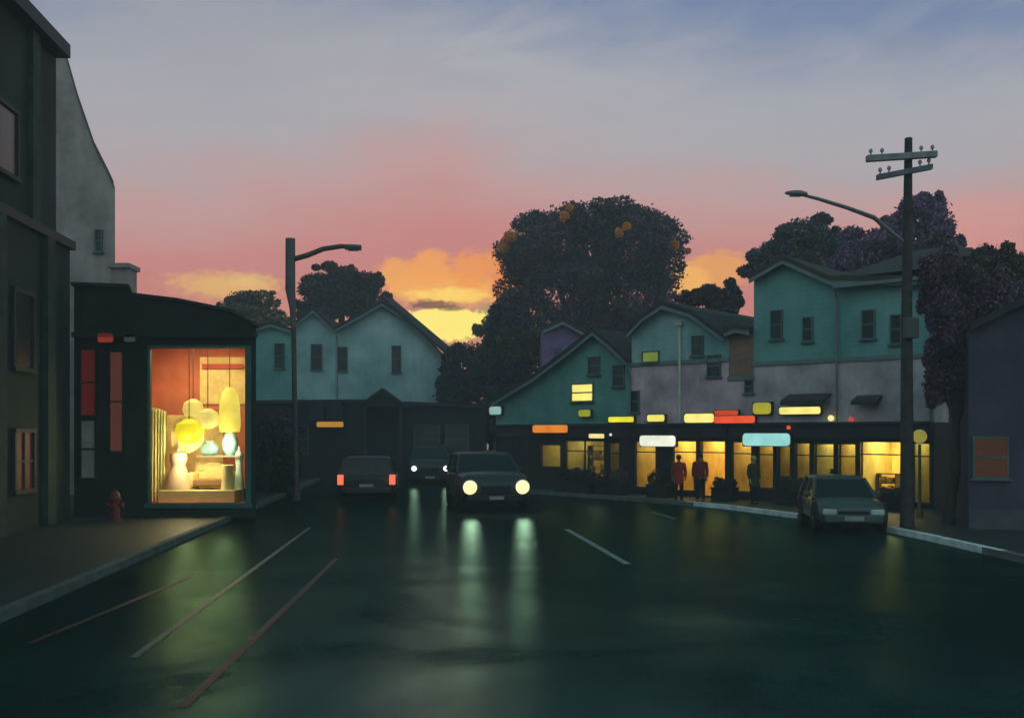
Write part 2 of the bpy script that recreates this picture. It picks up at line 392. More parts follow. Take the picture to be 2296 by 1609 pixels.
# painted lines, worn
LINEW = mat('worn_white_paint', (.20, .24, .23), .5, var=.7, scale=7)
LINEF = mat('faded_white_paint', (.05, .075, .07), .5, var=.9, scale=7)
LINER = mat('faded_red_paint', (.07, .016, .012), .55, var=.8, scale=7)
def line(u0, y0, u1, y1, w, m_, z=.004):
    mb = MB(); k = max(2, int(abs(y1-y0)/2))
    for i in range(k):
        a, b_ = i/k, (i+1)/k
        ua, ub, ya, yb = u0+(u1-u0)*a, u0+(u1-u0)*b_, y0+(y1-y0)*a, y0+(y1-y0)*b_
        mb.quad((ua-w/2+K*ya, ya, z), (ua+w/2+K*ya, ya, z), (ub+w/2+K*yb, yb, z), (ub-w/2+K*yb, yb, z))
    structure(mb.build('road_marking', m_))
line(-3.15, 10.5, -3.0, 25, .09, LINEF)
line(-2.15, 8.6, -1.75, 18.8, .10, LINER)
line(-4.55, 11.2, -3.95, 16.5, .09, LINER)
line(3.45, 24.5, 3.65, 18.0, .14, LINEW)
line(6.8, 30, 6.9, 27.5, .12, LINEF)

# ------------------------------------------------------------------ windows and signs on a facade
def window(fac, px, py, wpx, hpx, parent, frame_m=None, pane_m=GLASS, out=0.0, bars=True, label=None):
    a0, a1 = fac.S(px-wpx/2), fac.S(px+wpx/2); z0, z1 = fac.Zp(px, py+hpx/2), fac.Zp(px, py-hpx/2)
    f = MB(); t = .045; frame_m = frame_m or WINF
    fac.box(f, a0-t, a0, z0-t, z1+t, out+.002, out+.07); fac.box(f, a1, a1+t, z0-t, z1+t, out+.002, out+.07)
    fac.box(f, a0, a1, z1, z1+t, out+.002, out+.068); fac.box(f, a0-.1, a1+.1, z0-t-.05, z0-t, out+.002, out+.12); fac.box(f, a0, a1, z0-t, z0, out+.002, out+.068)
    if bars: fac.box(f, a0, a1, (z0+z1)/2-.025, (z0+z1)/2+.025, out+.002, out+.06)
    o = f.build('window', frame_m, parent)
    p = MB(); fac.box(p, a0, a1, z0, z1, out+.004, out+.03); q = p.build('pane', pane_m, o)
    if label: o['label'] = label
    return o
def sign(fac, px, py, wpx, hpx, m_, label, out=.06, depth=.16, name='shop_sign', cat='sign', frame=WOODT, group=None, rnd=False):
    a0, a1 = fac.S(px-wpx/2, out+depth), fac.S(px+wpx/2, out+depth); z0, z1 = fac.Zp(px, py+hpx/2, out+depth), fac.Zp(px, py-hpx/2, out+depth)
    root = thing(name, fac.pt((a0+a1)/2, z0, out), label, cat, group=group)
    b = MB(); t = .025
    fac.box(b, a0-t, a1+t, z0-t, z1+t, out, out+depth-.02)
    fac.box(b, a0+(a1-a0)*.2, a0+(a1-a0)*.2+.05, z0+.02, z0+.06, -.05, out); fac.box(b, a0+(a1-a0)*.8, a0+(a1-a0)*.8+.05, z0+.02, z0+.06, -.05, out)
    b.build('case', frame, root, bevel=.01)
    f = MB(); r_ = min(z1-z0, a1-a0)*.3; pts = []
    for cx_, cz_, st_ in ((a1-r_, z1-r_, 0), (a0+r_, z1-r_, 90), (a0+r_, z0+r_, 180), (a1-r_, z0+r_, 270)):
        for k in range(5): an = R(st_+k*22.5); pts.append((cx_+r_*math.cos(an), cz_+r_*math.sin(an)))
    fac.prism(f, pts, out+depth, out+depth-.03); f.build('light_panel', m_, root)
    return root
def shelf(fac, a0, a1, z0, z1, out, label, m_, seed):
    rr = random.Random(seed); p = fac.pt((a0+a1)/2, z0, out-.2); root = thing('display_shelf', p, label, 'shelf')
    f = MB(); n_ = 3
    fac.box(f, a0, a0+.04, z0, z1, out-.35, out); fac.box(f, a1-.04, a1, z0, z1, out-.35, out)
    for k in range(n_+1):
        z = z0 + (z1-z0-.03)*k/n_; fac.box(f, a0+.04, a1-.04, z, z+.03, out-.34, out-.01)
    f.build('rack', WOODT, root)
    gds = MB()
    for k in range(n_):
        z = z0 + (z1-z0-.03)*k/n_ + .031; a = a0+.08
        while a < a1-.2:
            w_ = rr.uniform(.08, .2); h_ = rr.uniform(.12, (z1-z0)/n_*.8)
            if rr.random() < .85: fac.box(gds, a, a+w_, z, z+h_, out-.26, out-.04)
            a += w_+rr.uniform(.01, .08)
    gds.build('goods', m_, root)

# ------------------------------------------------------------------ right-hand shops: facade line
FR = Fac((1.0, 40.0), (13.0, 29.0))
OCHRE = mat('ochre_wall', (.62, .47, .13), .8, var=.35, scale=1.4)
AMBER = mat('amber_wall', (.80, .56, .14), .8, var=.3, scale=1.6)
OLIVE = mat('olive_wall', (.42, .38, .12), .8, var=.3, scale=1.4)
GOODS = mat('mixed_goods', (.10, .06, .03), .6, var=.6, scale=9, color2=(.5, .35, .12))
CLEAR = bpy.data.materials.new('clear_glass'); CLEAR.use_nodes = True
_t = CLEAR.node_tree; _n = N(_t); _t.nodes.clear()
_g = _n.node('ShaderNodeBsdfGlossy', {'Roughness': .05, 'Color': (.9, .95, 1, 1)}); _tr = _n.node('ShaderNodeBsdfTransparent', {'Color': (.9, .92, .9, 1)})
_lw = _n.node('ShaderNodeFresnel', {'IOR': 1.3}); _mx = _n.node('ShaderNodeMixShader'); _t.links.new(_lw.outputs[0], _mx.inputs[0]); _t.links.new(_tr.outputs[0], _mx.inputs[1]); _t.links.new(_g.outputs[0], _mx.inputs[2])
_o = _n.node('ShaderNodeOutputMaterial'); _t.links.new(_mx.outputs[0], _o.inputs[0])

def shop_building(label, pxs, roofline, uppers, windows, openings, depth=9, name='shop_building', roof_m=ROOF, zsplit=2.72, wall_low=BLACKP, th_roof=.16):
    """roofline in px, uppers: list of (top py or None = roofline, bottom py or None = zsplit, material)"""
    a0, a1 = FR.S(pxs[0]), FR.S(pxs[1]); root = thing(name, FR.pt((a0+a1)/2, 0, -depth/2), label, 'building')
    rl = [FR.sz(*p) for p in roofline]; rl[0] = (a0, rl[0][1]); rl[-1] = (a1, rl[-1][1])
    zc = zsplit
    if len(uppers) == 2:
        zc = uppers[1]; mb = MB(); FR.box(mb, a0, a1, zsplit, zc, 0, -depth); mb.build('lower_storey', uppers[2] if len(uppers) > 2 else MAUVE, root) if False else mb.build('lower_storey', LOWM[0], root)
    mb = MB(); FR.prism(mb, [(a0, zc), (a1, zc)] + rl[::-1], 0, -depth); mb.build('wall', uppers[0], root)
    if zc != zsplit:
        t = MB(); FR.box(t, a0-.03, a1+.03, zc-.07, zc+.07, .003, .06); t.build('string_course', TRIM, root)
    e0 = (rl[0][0]-.0, rl[0][1]); mb = MB(); FR.roofband(mb, rl, th_roof, .38, -depth-.2); mb.build('roof', roof_m, root)
    # barge boards under the verge
    b = MB(); FR.roofband(b, [(a, z-.14) for a, z in rl], .137, .30, .36); b.build('barge_board', TRIM, root)
    # ground floor with real openings
    holes = [(FR.S(p0), FR.S(p1), z0, z1) for (p0, p1, z0, z1, *_r) in openings]
    g_ = MB(); FR.wall(g_, a0, a1, PAV-.1, zsplit-.002, holes, .25)
    FR.box(g_, a0+.002, a0+.022, PAV-.1, zsplit-.004, -.252, -depth); FR.box(g_, a1-.022, a1-.002, PAV-.1, zsplit-.004, -.252, -depth)
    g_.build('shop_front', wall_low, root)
    fa = MB(); FR.box(fa, a0+.05, a1-.05, 2.22, 2.66, .003, .10); fa.build('fascia', FASC[0], root)
    co = MB(); FR.box(co, a0+.02, a1-.02, 2.662, 2.75, .003, .2); co.build('cornice', WOODT, root)
    for (p0, p1, z0, z1, wall_m, strength, seed) in openings:
        strength *= 1.6
        b0, b1 = FR.S(p0), FR.S(p1); w = b1-b0
        rm = MB(); FR.room(rm, max(b0-.12, a0+.03), min(b1+.12, a1-.03), z0-.05 if z0 > .3 else PAV+.02, z1+.25, -.26, -2.6); ro = rm.build('interior', wall_m, root)
        lm = MB(); FR.box(lm, b0+.1*w, b1-.1*w, z1+.17, z1+.21, -.8, -1.9); lm.build('ceiling_light', glow('shop_light_%d' % int(strength*10), (1, .80, .40), strength), ro)
        fr = MB(); t = .05
        FR.box(fr, b0, b0+t, z0, z1, -.16, -.06); FR.box(fr, b1-t, b1, z0, z1, -.16, -.06); FR.box(fr, b0+t, b1-t, z0, z0+t, -.16, -.06); FR.box(fr, b0+t, b1-t, z1-t, z1, -.16, -.06)
        nb = max(1, round(w/1.0))
        for k in range(1, nb): FR.box(fr, b0+w*k/nb-.02, b0+w*k/nb+.02, z0+t, z1-t, -.15, -.07)
        if z1-z0 > 1.4: FR.box(fr, b0+t, b1-t, z1-.45, z1-.41, -.148, -.072)
        fo = fr.build('shop_window', WOODT, root)
        gl = MB(); FR.box(gl, b0+t, b1-t, z0+t, z1-t, -.115, -.105); gl.build('pane', CLEAR, fo)
    for wd in windows: window(FR, *wd[:4], root, **(wd[4] if len(wd) > 4 else {}))
    return root
LOWM = [MAUVE]; FASC = [mat('dark_plum_fascia', (.035, .028, .045), .5, var=.3)]
LITY = glow('lit_window_yellow', lin(255, 236, 120), 1.05); LITG = glow('lit_window_green', lin(120, 140, 50), .8)

# first: low teal corner house with steep front gable
LOWM[0] = TEAL
B1 = shop_building('low teal corner house with a steep front gable above the orange sign', (1112, 1416),
    [(1112, 905), (1205, 850), (1285, 790), (1340, 745), (1378, 775), (1416, 812)], (TEAL,),
    [(1333, 820, 22, 36), (1388, 842, 22, 44), (1307, 880, 46, 36, dict(pane_m=LITY, label='brightly lit yellow window'))],
    [(1208, 1256, 1.0, 1.95, OLIVE, 1.6, 1), (1264, 1354, .7, 2.12, OCHRE, 3.2, 2), (1360, 1388, PAV+.01, 2.05, OLIVE, .9, 3)])
# second: tall gable, teal above and mauve below
LOWM[0] = MAUVE
B2 = shop_building('tall narrow gabled house, teal above and mauve below, in the middle of the shops', (1416.3, 1634),
    [(1416.3, 752), (1450, 716), (1495, 686), (1560, 706), (1634, 760)], (TEAL2, FR.Zp(1520, 812)),
    [(1565, 775, 22, 40), (1602, 820, 26, 44), (1460, 800, 34, 20, dict(pane_m=LITG, bars=False, label='small window lit dull green')), (1424, 900, 16, 44)],
    [(1420, 1470, .35, 2.12, OCHRE, 4.2, 4), (1505, 1561, .3, 2.14, AMBER, 6.2, 5), (1565, 1626, PAV+.01, 2.14, AMBER, 6.2, 6)])
# brown brick slice
LOWM[0] = MAUVE
B25 = shop_building('narrow brown brick house squeezed between two teal gabled houses', (1634.3, 1690),
    [(1634.3, 748), (1660, 738), (1690, 744)], (BROWN, FR.Zp(1660, 848)), [(1680, 866, 14, 26)],
    [(1638, 1685, .35, 2.12, OCHRE, 4.4, 7)], roof_m=ROOFB)
LOWM[0] = GREYM
B3 = shop_building('wide two storey teal building with a front gable at its left end', (1690.3, 2094),
    [(1690.3, 628), (1765, 585), (1870, 632), (1980, 632), (2094, 630)], (TEAL, FR.Zp(1890, 806)),
    [(1742, 728, 22, 60), (1948, 727, 24, 60), (2010, 738, 20, 60), (1812, 738, 18, 50)],
    [(1696, 1734, .5, 2.1, OCHRE, 2.6, 7), (1738, 1772, .9, 2.1, OCHRE, 2.4, 8), (1777, 1816, PAV+.01, 2.1, OLIVE, 3.0, 9), (1820, 1870, .3, 2.08, OLIVE, 5.5, 10), (1874, 1919, .3, 2.08, OLIVE, 5.5, 11), (1923, 2026, .25, 2.16, AMBER, 13., 12), (2044, 2086, .25, 2.12, OLIVE, 5.0, 13)],
    roof_m=ROOFB)
# hipped main roof of the wide building rising behind the gable
mb = MB(); aL, aR = FR.S(1872), FR.S(2110); zz = FR.Zp(1900, 632)+.17
zz -= .06
A = [FR.pt(aL, zz, .30), FR.pt(aR, zz, .30), FR.pt(aR, zz, -9), FR.pt(aL, zz, -9)]
Bt = [FR.pt(aL+1.0, zz+1.35, -4), FR.pt(aR-.8, zz+1.35, -4), FR.pt(aR-.8, zz+1.35, -5), FR.pt(aL+1.0, zz+1.35, -5)]
mb.hexa(A+Bt); mb.build('main_roof', ROOFB, B3)
# gutters and down pipes
def downpipe(fac, px, ytop, zbot, parent, m_):
    a = fac.S(px, .1); zt_ = fac.Zp(px, ytop, .1); mb = MB(); mb.tube([fac.pt(a, zbot, .09), fac.pt(a, zt_-.3, .09), fac.pt(a, zt_, .3)], .04, 6); mb.build('down_pipe', m_, parent)
downpipe(FR, 2086, 640, 2.76, B3, TRIM); downpipe(FR, 1876, 648, 2.76, B3, TRIM); downpipe(FR, 1412, 826, 2.76, B1, TRIM)
mb = MB(); FR.box(mb, FR.S(1880), FR.S(2092), FR.Zp(1980, 640), FR.Zp(1980, 640)+.1, .385, .47); mb.build('gutter', TRIM, B3)
# drain pipe on the middle house
dp = MB(); dp.tube([FR.pt(FR.S(1527), 2.8, .1), FR.pt(FR.S(1527), FR.Zp(1527, 730), .1)], .045); 
FR.box(dp, FR.S(1527)-.12, FR.S(1527)+.12, FR.Zp(1527, 730), FR.Zp(1527, 722), .02, .2); dp.build('drain_pipe', mat('cream_pipe', (.62, .62, .5), .5), B2)
ch = MB(); FR.box(ch, FR.S(1648), FR.S(1672), 5.0, FR.Zp(1660, 700), -2, -2.9); FR.box(ch, FR.S(1645), FR.S(1675), FR.Zp(1660, 700), FR.Zp(1660, 694), -1.95, -2.95); ch.build('chimney', BROWN, B25)

for (p0, p1, z0, z1, s_, lb) in [(1275, 1345, .95, 1.9, 21, 'shelf of goods in the ochre window left of the middle gable'), (1515, 1556, .35, 1.3, 22, 'low shelf of goods behind the amber window beside the two people'),
        (1930, 1975, .35, 1.1, 23, 'low shelf behind the brightest yellow shop window'), (1826, 1864, .45, 1.2, 24, 'shelf inside the olive yellow window behind the small parked car')]:
    shelf(FR, FR.S(p0), FR.S(p1), PAV+.03, z1, -1.2, lb, GOODS, s_)

# signs and lamps on the shop fronts
sign(FR, 1233, 961, 78, 17, glow('orange_sign', lin(226, 128, 42), 1.0), 'long glowing orange sign on the low teal corner house', out=.1)
sign(FR, 1392, 940, 56, 12, glow('lemon_sign', lin(238, 226, 52), 1.0), 'thin lemon yellow sign above the shop fascia right of the corner house')
sign(FR, 1470, 937, 38, 15, glow('cream_yellow_sign', lin(250, 232, 110), 1.0), 'small pale yellow sign under the middle gable')
sign(FR, 1567, 937, 66, 20, glow('pale_cream_sign', lin(252, 236, 130), 1.05), 'pale yellow sign touching the red sign')
sign(FR, 1646, 940, 92, 16, glow('red_sign', lin(232, 82, 46), 1.0), 'long red glowing sign with a shorter one above it')
sign(FR, 1628, 925, 52, 11, glow('deep_red_sign', lin(206, 72, 36), .9), 'short deep red sign directly above the long red one')
sign(FR, 1708, 915, 40, 26, glow('olive_sign', lin(178, 172, 52), .8), 'square olive yellow sign at the left end of the wide building')
sign(FR, 1337, 977, 34, 10, glow('cream_lamp', lin(250, 232, 150), 1.0), 'small cream sign below the fascia of the corner house', out=.11)
sign(FR, 1474, 988, 80, 24, glow('white_sign', lin(240, 242, 220), 1.0), 'white glowing sign over the dark doorway left of the two people', out=.11)
sign(FR, 1718, 985, 106, 28, glow('cyan_sign', lin(150, 214, 208), 1.0), 'pale cyan glowing sign over the shop fronts', out=.11)
sign(FR, 1110, 920, 26, 18, glow('bluish_lamp', lin(150, 190, 185), .8), 'dim bluish sign on the far left corner of the corner house')
sign(FR, 1310, 926, 26, 15, glow('green_sign', lin(160, 165, 50), .8), 'tiny yellow green sign beneath the lit upstairs window')
# canopy with light under it
cn = thing('awning', FR.pt(FR.S(1800), 3.3, 0), 'brown awning over a cream strip light on the wide building', 'awning')
a0, a1 = FR.S(1753, .5), FR.S(1850, .5); z1 = FR.Zp(1800, 882, .3); z0 = FR.Zp(1800, 907, .5)
mb = MB(); FR.prism(mb, [(a0, z0), (a1, z0), (a1, z0+.1), (a0, z0+.1)], .62, .60); mb.ext([FR.pt(a0, z0+.1, .62), FR.pt(a0, z0+.13, .62), FR.pt(a0, z1, .02), FR.pt(a0, z1-.03, .02)], [FR.pt(a1, z0+.1, .62), FR.pt(a1, z0+.13, .62), FR.pt(a1, z1, .02), FR.pt(a1, z1-.03, .02)])
mb.build('canvas', mat('brown_canvas', (.07, .045, .04), .8, var=.3), cn)
ml = MB(); 
for aa in (a0+.05, a1-.09): FR.box(ml, aa, aa+.03, z0+.02, z0+.05, .01, .6)
ml.build('bracket', WOODT, cn)
sign(FR, 1793, 920, 92, 16, glow('cream_strip', lin(252, 234, 130), 1.05), 'cream strip light under the brown awning', name='strip_light', cat='light')
aw2 = thing('awning', FR.pt(FR.S(1940), 3.3, 0), 'dull brown awning left of the utility pole', 'awning')
b0, b1 = FR.S(1910, .4), FR.S(1968, .4); mb = MB(); zb = FR.Zp(1940, 907, .4); zt = FR.Zp(1940, 885, .2)
mb.ext([FR.pt(b0, zb, .5), FR.pt(b0, zb+.1, .5), FR.pt(b0, zt, .02), FR.pt(b0, zt-.05, .02)], [FR.pt(b1, zb, .5), FR.pt(b1, zb+.1, .5), FR.pt(b1, zt, .02), FR.pt(b1, zt-.05, .02)])
mb.build('canvas', mat('brown_canvas', (.07, .045, .04)), aw2)
def wall_lamp(px, py, r_, m_, label):
    p = FR.pt(FR.S(px, .15), FR.Zp(px, py, .15), .15); root = thing('wall_lamp', p, label, 'lamp')
    mb = MB(); mb.ball(p, r_); mb.build('globe', m_, root, smooth=True)
    mb = MB(); FR.box(mb, FR.S(px, .15)-.02, FR.S(px, .15)+.02, p.z+r_*.7, p.z+r_*.7+.04, .0, .16); mb.build('bracket', WOODT, root)
wall_lamp(1863, 937, .10, glow('cream_lamp', lin(250, 232, 150), 1.0), 'small cream globe lamp right of the strip light')
wall_lamp(1909, 940, .09, glow('dull_red_lamp', lin(190, 80, 60), .9), 'dull red globe lamp under the second brown awning')
wall_lamp(1768, 958, .07, glow('red_sign', lin(232, 82, 46), 1.0), 'tiny red lamp above the cyan sign')
wall_lamp(1369, 974, .05, glow('white_sign', lin(240, 242, 220), 1.0), 'tiny white lamp beside the small cream sign')

# ------------------------------------------------------------------ purple house behind the corner house
FP = Fac((-1, 52), (20, 52))
def simple_house(fac, label, pxs, roofline, wall_m, wins, depth=9, roof_m=ROOF, name='house', split=None, frame=None, over=.35, trim=TRIM):
    a0, a1 = fac.S(pxs[0]), fac.S(pxs[1]); root = thing(name, fac.pt((a0+a1)/2, 0, -depth/2), label, 'house' if name == 'house' else 'building')
    rl = [fac.sz(*p) for p in roofline]; rl[0] = (a0, rl[0][1]); rl[-1] = (a1, rl[-1][1])
    mb = MB(); fac.prism(mb, [(a0, -.02), (a1, -.02)] + rl[::-1], 0, -depth); mb.build('wall', wall_m, root)
    mb = MB(); fac.roofband(mb, rl, .18, over, -depth-.2); mb.build('roof', roof_m, root)
    if trim:
        b = MB(); fac.roofband(b, [(a, z-.16) for a, z in rl], .157, over-.08, over-.02); b.build('barge_board', trim, root)
    for wd in wins: window(fac, *wd[:4], root, frame_m=frame, **(wd[4] if len(wd) > 4 else {}))
    return root
simple_house(FP, 'purple house wall showing behind the low teal corner house', (1216, 1330), [(1216, 742), (1262, 722), (1330, 760)],
    mat('purple_siding', (.22, .12, .26), .8, kind='siding'), [(1250, 800, 16, 36)])

# ------------------------------------------------------------------ left: row of teal houses across the bend
FL = Fac((-20, 60), (0, 60))
simple_house(FL, 'small plain teal house at the left end of the far row', (560, 655), [(560, 742), (610, 728), (655, 742)], TEAL, [(627, 798, 20, 54)])
simple_house(FL, 'teal house with a narrow peaked gable behind the street lamp', (655.3, 752), [(655.3, 735), (704, 696), (752, 742)], TEAL2, [(710, 800, 22, 54)])
h3 = simple_house(FL, 'broad pale teal house with a dark roof sloping down to the right', (752.3, 1002), [(752.3, 742), (858, 682), (915, 718), (1002, 808)], TEAL2,
    [(768, 805, 20, 52), (889, 805, 18, 58)], over=.5)
downpipe(FL, 756, 752, 0, h3, TRIM); downpipe(FL, 990, 812, 0, h3, TRIM)
# dark roof side of the broad house turned toward the street
mb = MB(); fr_ = [P(862, 676, 59.4), P(1008, 802, 59.4), P(1030, 802, 64), P(878, 674, 64)]
mb.ext(fr_, [p + Vector((0, 0, .2)) for p in fr_]); mb.build('side_roof', ROOF, h3)

# black single-storey row in front of them
FD = Fac((-16, 50), (0, 50))
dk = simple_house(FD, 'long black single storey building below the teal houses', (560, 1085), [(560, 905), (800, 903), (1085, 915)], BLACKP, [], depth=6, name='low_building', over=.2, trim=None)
for (x0, x1, s_) in ((640, 690, 0), (930, 985, 0), (1000, 1050, 0)):
    window(FD, (x0+x1)/2, 985, x1-x0, 60, dk, pane_m=GLASS)
po = thing('porch', FD.pt(FD.S(857), 0, 0), 'black peaked porch in front of the broad teal house', 'porch')
mb = MB(); q = [FD.sz(806, 912, 1.5), FD.sz(857, 876, 1.5), FD.sz(908, 914, 1.5)]; FD.roofband(mb, q, .14, 1.6, .21); mb.build('roof', ROOF, po)
mb = MB(); FD.prism(mb, [q[0], (q[2][0], q[0][1]), (q[1][0], q[1][1]-.02)], 1.4, 1.3); mb.build('gable_board', BLACKP, po)
for s_ in (q[0][0]+.15, q[2][0]-.3): mb = MB(); FD.box(mb, s_, s_+.15, -.02, q[0][1]+.02, 1.25, 1.4); mb.build('post', WOODT, po)
for px_, lb in ((715, 'left one of two dark rounded awnings above the amber sign'), (752, 'right one of two dark rounded awnings above the amber sign')):
    s_ = FD.S(px_, .4); zt = FD.Zp(px_, 897, .4); zb = FD.Zp(px_, 942, .4); rr = .36; A = []; Bq = []
    for k in range(9): an = math.pi*k/8; A.append((s_+rr*math.cos(an), zb+(zt-zb)*math.sin(an)**.7))
    mb = MB(); FD.prism(mb, A, .95, .003); tag(place(mb.build('rounded_awning', mat('grey_black_canvas', (.03, .033, .04), .8, var=.3)), FD.pt(s_, zb, .4)), lb, 'awning', 'rounded awnings')
sign(FD, 740, 951, 60, 12, glow('amber_sign', lin(190, 135, 50), .85), 'dull amber sign left of the peaked porch', out=1.0)

# ------------------------------------------------------------------ trees
LEAF = {}
def leafmat(name, c, c2, tr=.25):
    M = bpy.data.materials.new(name); M.use_nodes = True; t = M.node_tree; n = N(t); b = t.nodes['Principled BSDF']
    pos = n.node('ShaderNodeNewGeometry').outputs['Position']
    n.put(b.inputs['Base Color'], n.mix(n.mapr(n.noise(pos, .8, 5, .7), .35, .65), (*c, 1), (*c2, 1)))
    b.inputs['Roughness'].default_value = .7; b.inputs['Specular IOR Level'].default_value = .2
    b.inputs['Subsurface Weight'].default_value = 0
    return M
LM = dict(dark=leafmat('dark_leaves', (.042, .036, .046), (.095, .075, .10)), plum=leafmat('plum_leaves', (.16, .075, .16), (.27, .15, .25)),
          olive=leafmat('olive_leaves', (.10, .09, .035), (.18, .15, .06)), brown=leafmat('brown_leaves', (.09, .05, .028), (.16, .09, .045)),
          tan=leafmat('tan_leaves', (.26, .19, .12), (.36, .27, .17)), blue=leafmat('slate_leaves', (.06, .075, .095), (.12, .135, .155)), orange=leafmat('orange_leaves', (.85, .34, .06), (.95, .48, .12)),
          green=leafmat('deep_green_leaves', (.016, .040, .032), (.034, .070, .052)))
_o = LM['orange'].node_tree; _n = N(_o); _b = _o.nodes['Principled BSDF']; _tl = _n.node('ShaderNodeBsdfTranslucent', {'Color': (1, .42, .08, 1)}); _mx = _n.node('ShaderNodeMixShader', {0: .5})
_o.links.new(_b.outputs[0], _mx.inputs[1]); _o.links.new(_tl.outputs[0], _mx.inputs[2]); _o.links.new(_mx.outputs[0], _o.nodes['Material Output'].inputs[0])
BARK = mat('bark', (.05, .038, .032), .9, var=.4, scale=5, bump=.5)
def leaves(centres, radii, n_, size, weights=None):
    C = np.array(centres); Rr = np.array(radii); w = Rr.prod(axis=1)**(.6); w /= w.sum()
    idx = rng.choice(len(C), n_, p=w)
    d = rng.normal(size=(n_, 3)); d /= np.linalg.norm(d, axis=1)[:, None]
    rad = rng.uniform(.25, 1, n_)**.45
    # clumping
    nc = 14*len(C); cd = rng.normal(size=(nc, 3)); cd /= np.linalg.norm(cd, axis=1)[:, None]
    pick = rng.integers(0, nc, n_); keep = rng.random(n_) < .72
    d = np.where(keep[:, None], cd[pick] + d*.26, d); d /= np.linalg.norm(d, axis=1)[:, None]
    crad = rng.uniform(.5, 1.2, nc)
    rad = np.where(keep, rad*.35 + crad[pick]*.65, rad*.95)
    stray = rng.random(n_) < .10; rad = np.where(stray, rad*rng.uniform(1.0, 1.16, n_), rad)
    p = C[idx] + d*Rr[idx]*rad[:, None]
    a = rng.normal(size=(n_, 3)); a /= np.linalg.norm(a, axis=1)[:, None]; b = np.cross(a, rng.normal(size=(n_, 3))); b /= np.linalg.norm(b, axis=1)[:, None]
    s = size*rng.uniform(.6, 1.4, n_)[:, None]
    v = np.stack([p-a*s, p-b*s*.55, p+a*s, p+b*s*.55], axis=1).reshape(-1, 3)
    return v, p
def crown_obj(name, root, centres, radii, n_, size, mats, wts, orange=None):
    v, p = leaves(centres, radii, n_, size); n_ = len(p)
    o_ = np.array(root.location); v = v - o_
    me = bpy.data.meshes.new(name); me.vertices.add(len(v)); me.vertices.foreach_set('co', v.ravel())
    me.loops.add(len(v)); me.loops.foreach_set('vertex_index', np.arange(len(v))); me.polygons.add(n_)
    me.polygons.foreach_set('loop_start', np.arange(0, len(v), 4)); me.polygons.foreach_set('loop_total', np.full(n_, 4))
    # patches of leaf colour through the crown
    ph = np.sin(p[:, 0]*.9+1.3*np.sin(p[:, 2]*1.1)) + np.cos(p[:, 2]*1.2+p[:, 1]*.5) + rng.normal(size=n_)*.9
    q = np.argsort(np.argsort(ph))/n_; cum = np.cumsum(wts)/sum(wts); mi = np.searchsorted(cum, q).clip(0, len(mats)-1)
    me.polygons.foreach_set('material_index', mi.astype(np.int32))
    for m_ in mats: me.materials.append(LM[m_])
    me.update(); me.validate()
    o = bpy.data.objects.new(name, me); col.objects.link(o); o.parent = root; return o
def tree(label, base_px, Y, blobs, n_, size, mats, wts, name='tree', trunk_r=.28, gz=0.0, group=None, orange=(), depthk=1.0, cat='tree'):
    base = Vector((X(base_px, Y), Y, gz)); root = thing(name, base, label, cat, group=group)
    C = []; Rr = []
    for (px, py, rx, ry) in blobs:
        dy = random.uniform(-.35, .35)*rx/FPX*Y; k = Y+dy
        p = P(px, py, k); C.append(tuple(p)); Rr.append((rx/FPX*k, rx/FPX*k*depthk, ry/FPX*k))
    C2, R2 = list(C), [tuple(v*.9 for v in r_) for r_ in Rr]
    for c, r_ in zip(C, Rr):
        for _k in range(9):
            d_ = Vector((random.gauss(0, 1), random.gauss(0, 1), random.gauss(.15, 1))).normalized(); f_ = random.uniform(.14, .38); q_ = random.uniform(.75, 1.22)
            C2.append(tuple(c[i]+d_[i]*r_[i]*q_ for i in range(3))); R2.append(tuple(r_[i]*f_*random.uniform(.8, 1.3) for i in range(3)))
    crown_obj('crown', root, C2, R2, int(n_*1.7), size*.66, mats, wts)
    if orange:
        oc = [tuple(P(px, py, Y-dpt)) for px, py, r_, dpt in orange]; orr = [(r_/FPX*Y,)*3 for px, py, r_, dpt in orange]
        crown_obj('autumn_leaves', root, oc, orr, 260*len(orange), size*.7, ['orange'], [1])
    t = MB(); top = sum((Vector(c) for c in C), Vector())/len(C)
    fork = base + (Vector((top.x, top.y, top.z)) - base)*.5; fork.z = base.z + (min(c[2]-r_[2] for c, r_ in zip(C, Rr)) - base.z)*.85 if min(c[2]-r_[2] for c, r_ in zip(C, Rr)) > base.z+1 else base.z+1.0
    mid = base.lerp(fork, .5) + Vector((trunk_r*.6, 0, 0))
    t.tube([base - Vector((0,0,.1)), base + Vector((0,0,.3)), mid, fork], [trunk_r*1.5, trunk_r*1.1, trunk_r*.9, trunk_r*.75], 10)
    for c, r_ in zip(C, Rr):
        c = Vector(c); m1 = fork.lerp(c, .5) + Vector((0, 0, -.12*(c-fork).length*.3)); t.tube([fork, m1, c, c + Vector((random.uniform(-.4,.4)*r_[0], 0, r_[2]*.6))], [trunk_r*.6, trunk_r*.4, trunk_r*.22, trunk_r*.06], 6)
        for _k in range(4):
            d_ = Vector((random.uniform(-1,1), random.uniform(-.8,.8), random.uniform(-.2,1))).normalized(); t.tube([m1.lerp(c, random.random()), c + Vector((d_.x*r_[0], d_.y*r_[1], d_.z*r_[2]))*.85], [trunk_r*.16, .02], 5)
    t.build('trunk', BARK, root, smooth=True)
    return root
